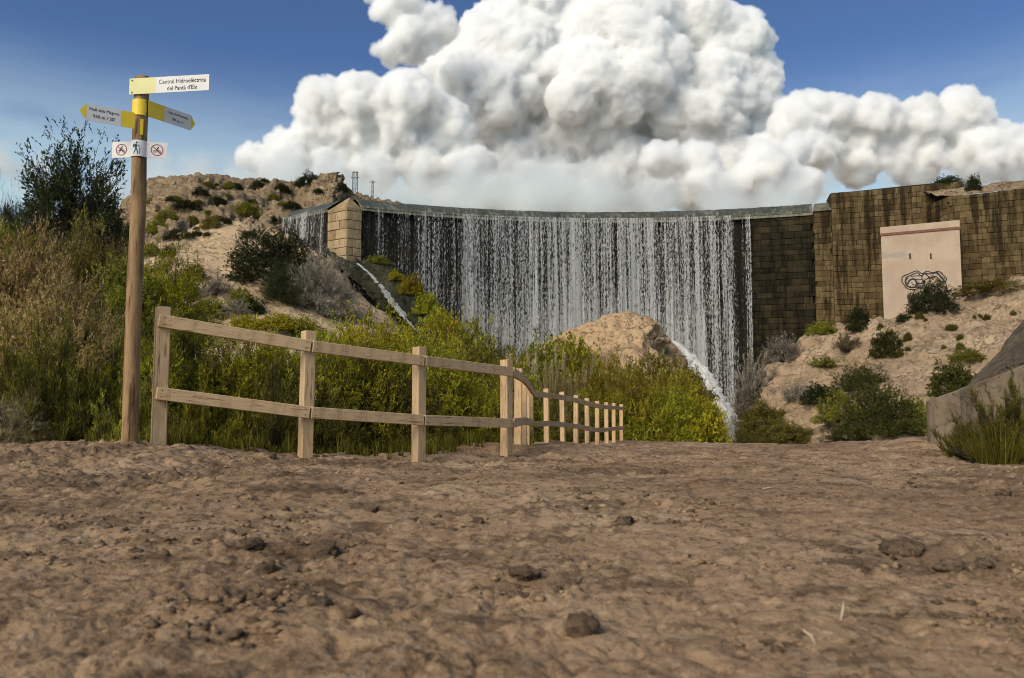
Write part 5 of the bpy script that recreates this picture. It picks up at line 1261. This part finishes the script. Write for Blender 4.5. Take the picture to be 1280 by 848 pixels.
plant('shrub', 'dark tuft on top of the high wall near its corner', 'shrub', 1186, 232, 221, 30, 77.6, 'dome', DKGREEN, None, 'lo')
plant('shrub', 'dark upright tuft on top of the flank wall', 'shrub', 1218, 238, 219, 15, 73.5, 'dome', DKGREEN, None, 'lo')
# near right
plant('shrub', 'large dark green grassy shrub in front of the concrete wall at the right edge', 'shrub', 1256, 582, 496, 92, 9.6, 'broom', GREEN, None, 'hi', sd=1)
plant('shrub', 'lower dark green grassy shrub at the left end of the clump by the concrete wall', 'shrub', 1214, 578, 532, 58, 10.2, 'broom', GREEN, None, 'hi', sd=0)
plant('shrub', 'green grassy shrub cut by the right edge of the picture', 'shrub', 1312, 590, 488, 100, 9.3, 'broom', OLIVE, None, 'hi', sd=0)
plant('grass_tuft', 'thin green grass tuft at the right edge of the path', 'grass', 1250, 585, 530, 60, 9.0, 'grass', GREEN, None, 'hi', sd=0)

# ------------------------------------------------------------------ clods, stones, stalks
CLODM = m_rock('dirt_clod', (.095, .062, .037), (.17, .115, .070), (.26, .185, .118), 14.0, .3, bump=.4)
def clod_mesh(seed, sub=3):
    v, f = ico(sub); r2 = np.random.default_rng(seed); w = v * (1 + .40 * fbm(v, .9, 3, seed)[:, None] + .55 * (.3 - billow(v, 2.0, 3, seed + 3))[:, None]) * np.array([1, r2.uniform(.7, 1), r2.uniform(.6, .85)])
    return np_mesh('dirt_clod', w, f, True)
CL = [clod_mesh(k) for k in range(6)]
for c in CL: c.materials.append(CLODM)
def ground_hit(px, py):
    r = ray(px, py); lo, hi_ = .5, 40; t = np.geomspace(.6, 40, 900); x = r[0] * t / r[1]; z = CAMZ + r[2] * t / r[1]; g_ = ground_z(x, t); i = np.argmax(z < g_); return np.array([x[i], t[i], g_[i]])
def clod(px, py, wpx, label, group=None, k=None, squash=1.0):
    p = ground_hit(px, py); s_ = wpx / FPX * p[1] / 2; o = bpy.data.objects.new('dirt_clod', CL[random.randrange(6) if k is None else k]); C.objects.link(o)
    o.location = (p[0], p[1], p[2] + s_ * .12 * squash); o.scale = (s_, s_, s_ * squash); o.rotation_euler = (random.uniform(-.3, .3), random.uniform(-.3, .3), random.uniform(0, 6)); tag(o, label, 'clod', group)
clod(726, 792, 44, 'biggest rounded dirt clod lying alone in the near foreground', 'dirt clods lying on the path', 0, 1.15)
for px, py, w, lab in [(405, 692, 40, 'dark flattish clod in the left middle of the path'), (312, 683, 34, 'flat dark clod left of the other large dark one'), (333, 716, 30, 'dark clod a little in front of the flat pair'), (346, 746, 26, 'clod on the near left part of the path'), (398, 756, 32, 'dark clod at the near rim of the churned patch'),
        (296, 796, 22, 'small dark clod nearest the bottom left'), (440, 772, 24, 'pale clod right of the churned patch'), (598, 652, 18, 'dark clod in the upper middle of the path'), (465, 638, 20, 'small clod far left of the middle'), (1128, 690, 52, 'broad dark clod heap in the right middle of the path'), (1190, 712, 44, 'dark rough clod right of the broad heap'),
        (1232, 708, 26, 'small clod at the right edge beyond the heap'), (1255, 619, 18, 'small clod near the right edge by the grassy shrub'), (655, 722, 40, 'low crumbly clod left of the lone big one'), (780, 655, 26, 'flat reddish clod in the middle of the path'), (340, 572, 12, 'little clod at the foot of the second post')]:
    clod(px, py, w, lab, 'dirt clods lying on the path', None, .75)
def crumbs(name, mat, n, seed, smin, smax, pw, thr):
    r2 = np.random.default_rng(seed); iv, if_ = ico(1); d = np.exp(r2.uniform(math.log(1.3), math.log(24), n)); u = r2.uniform(-.74, .74, n); x = u * d
    P = np.stack([x, d, 0 * x], 1); keep = (pn(P, .9, 6) * .6 + pn(P, 2.6, 16) * .6 + churn(x, d) * .5 + .35 * sstep(d, 4, 9) > thr) & (edge_dist(x, d) < .25); x, d = x[keep], d[keep]; z = ground_z(x, d); m = len(x)
    s_ = (smin + (smax - smin) * r2.random(m) ** pw) * (1 + .05 * d); sh = 1 + .33 * r2.normal(size=(m, len(iv), 1)); flat = np.stack([r2.uniform(.8, 1.6, m), r2.uniform(.7, 1.2, m), r2.uniform(.45, .8, m)], 1)
    V = iv[None] * sh * flat[:, None] * s_[:, None, None] + np.stack([x, d, z + s_ * .18], 1)[:, None]; F = if_[None] + (np.arange(m) * len(iv))[:, None, None]
    tag(link_mesh(name, np_mesh(name, V.reshape(-1, 3), F.reshape(-1, 3)), mat), kind='stuff')
crumbs('dirt_crumbs', DIRT, 9000, 3, .0022, .0105, 3, .05); crumbs('dark_dirt_crumbs', CLODM, 9000, 4, .0020, .0110, 3.5, .15)
STRAW = m_plain('straw', (.50, .40, .26), .8, .2)
for (px, py, dx, dz, lab) in [(1050, 776, .012, .030, 'pale dry stalk standing in the near right foreground'), (1022, 806, -.02, .018, 'short pale stalk near the bottom right'), (945, 612, .10, .01, 'pale twig lying far out on the path')]:
    p = ground_hit(px, py); mb = MB(); mb.tube([p + np.array([0, 0, -.01]), p + np.array([dx * .5, 0, dz * .6]), p + np.array([dx, .01, dz])], [.0028, .0024, .0015], 6); o = mb.build('dry_stalk', STRAW, None, True); tag(o, lab, 'stalk')
# short grass along the outer edge of the path
def edge_grass():
    r2 = np.random.default_rng(9); V = []; F = []; T = []; k = 0; base = gen_grass(200, 26, .4, .12, .03)
    a = FL[:12]; seg = np.linalg.norm(np.diff(a, axis=0), axis=1)
    for i in range(520):
        j = r2.choice(len(seg), p=seg / seg.sum()); t = r2.random(); p = a[j] + (a[j + 1] - a[j]) * t; nrm = np.array([-(a[j + 1] - a[j])[1], (a[j + 1] - a[j])[0]]); nrm /= np.linalg.norm(nrm); p = p + nrm * r2.uniform(.35, 1.6)
        s_ = r2.uniform(.10, .30); c, sn = math.cos(i), math.sin(i); v = base[0] @ np.array([[c, sn, 0], [-sn, c, 0], [0, 0, 1]]) * s_; V.append(v + np.array([p[0], p[1], gz(p[0], p[1])])); F.append(base[1] + k); T.append(base[2]); k += len(v)
    me = np_mesh('grass', np.concatenate(V), np.concatenate(F)); set_attr(me, 'tone', np.concatenate(T)); tag(link_mesh('grass', me, GREEN), kind='stuff')
edge_grass()
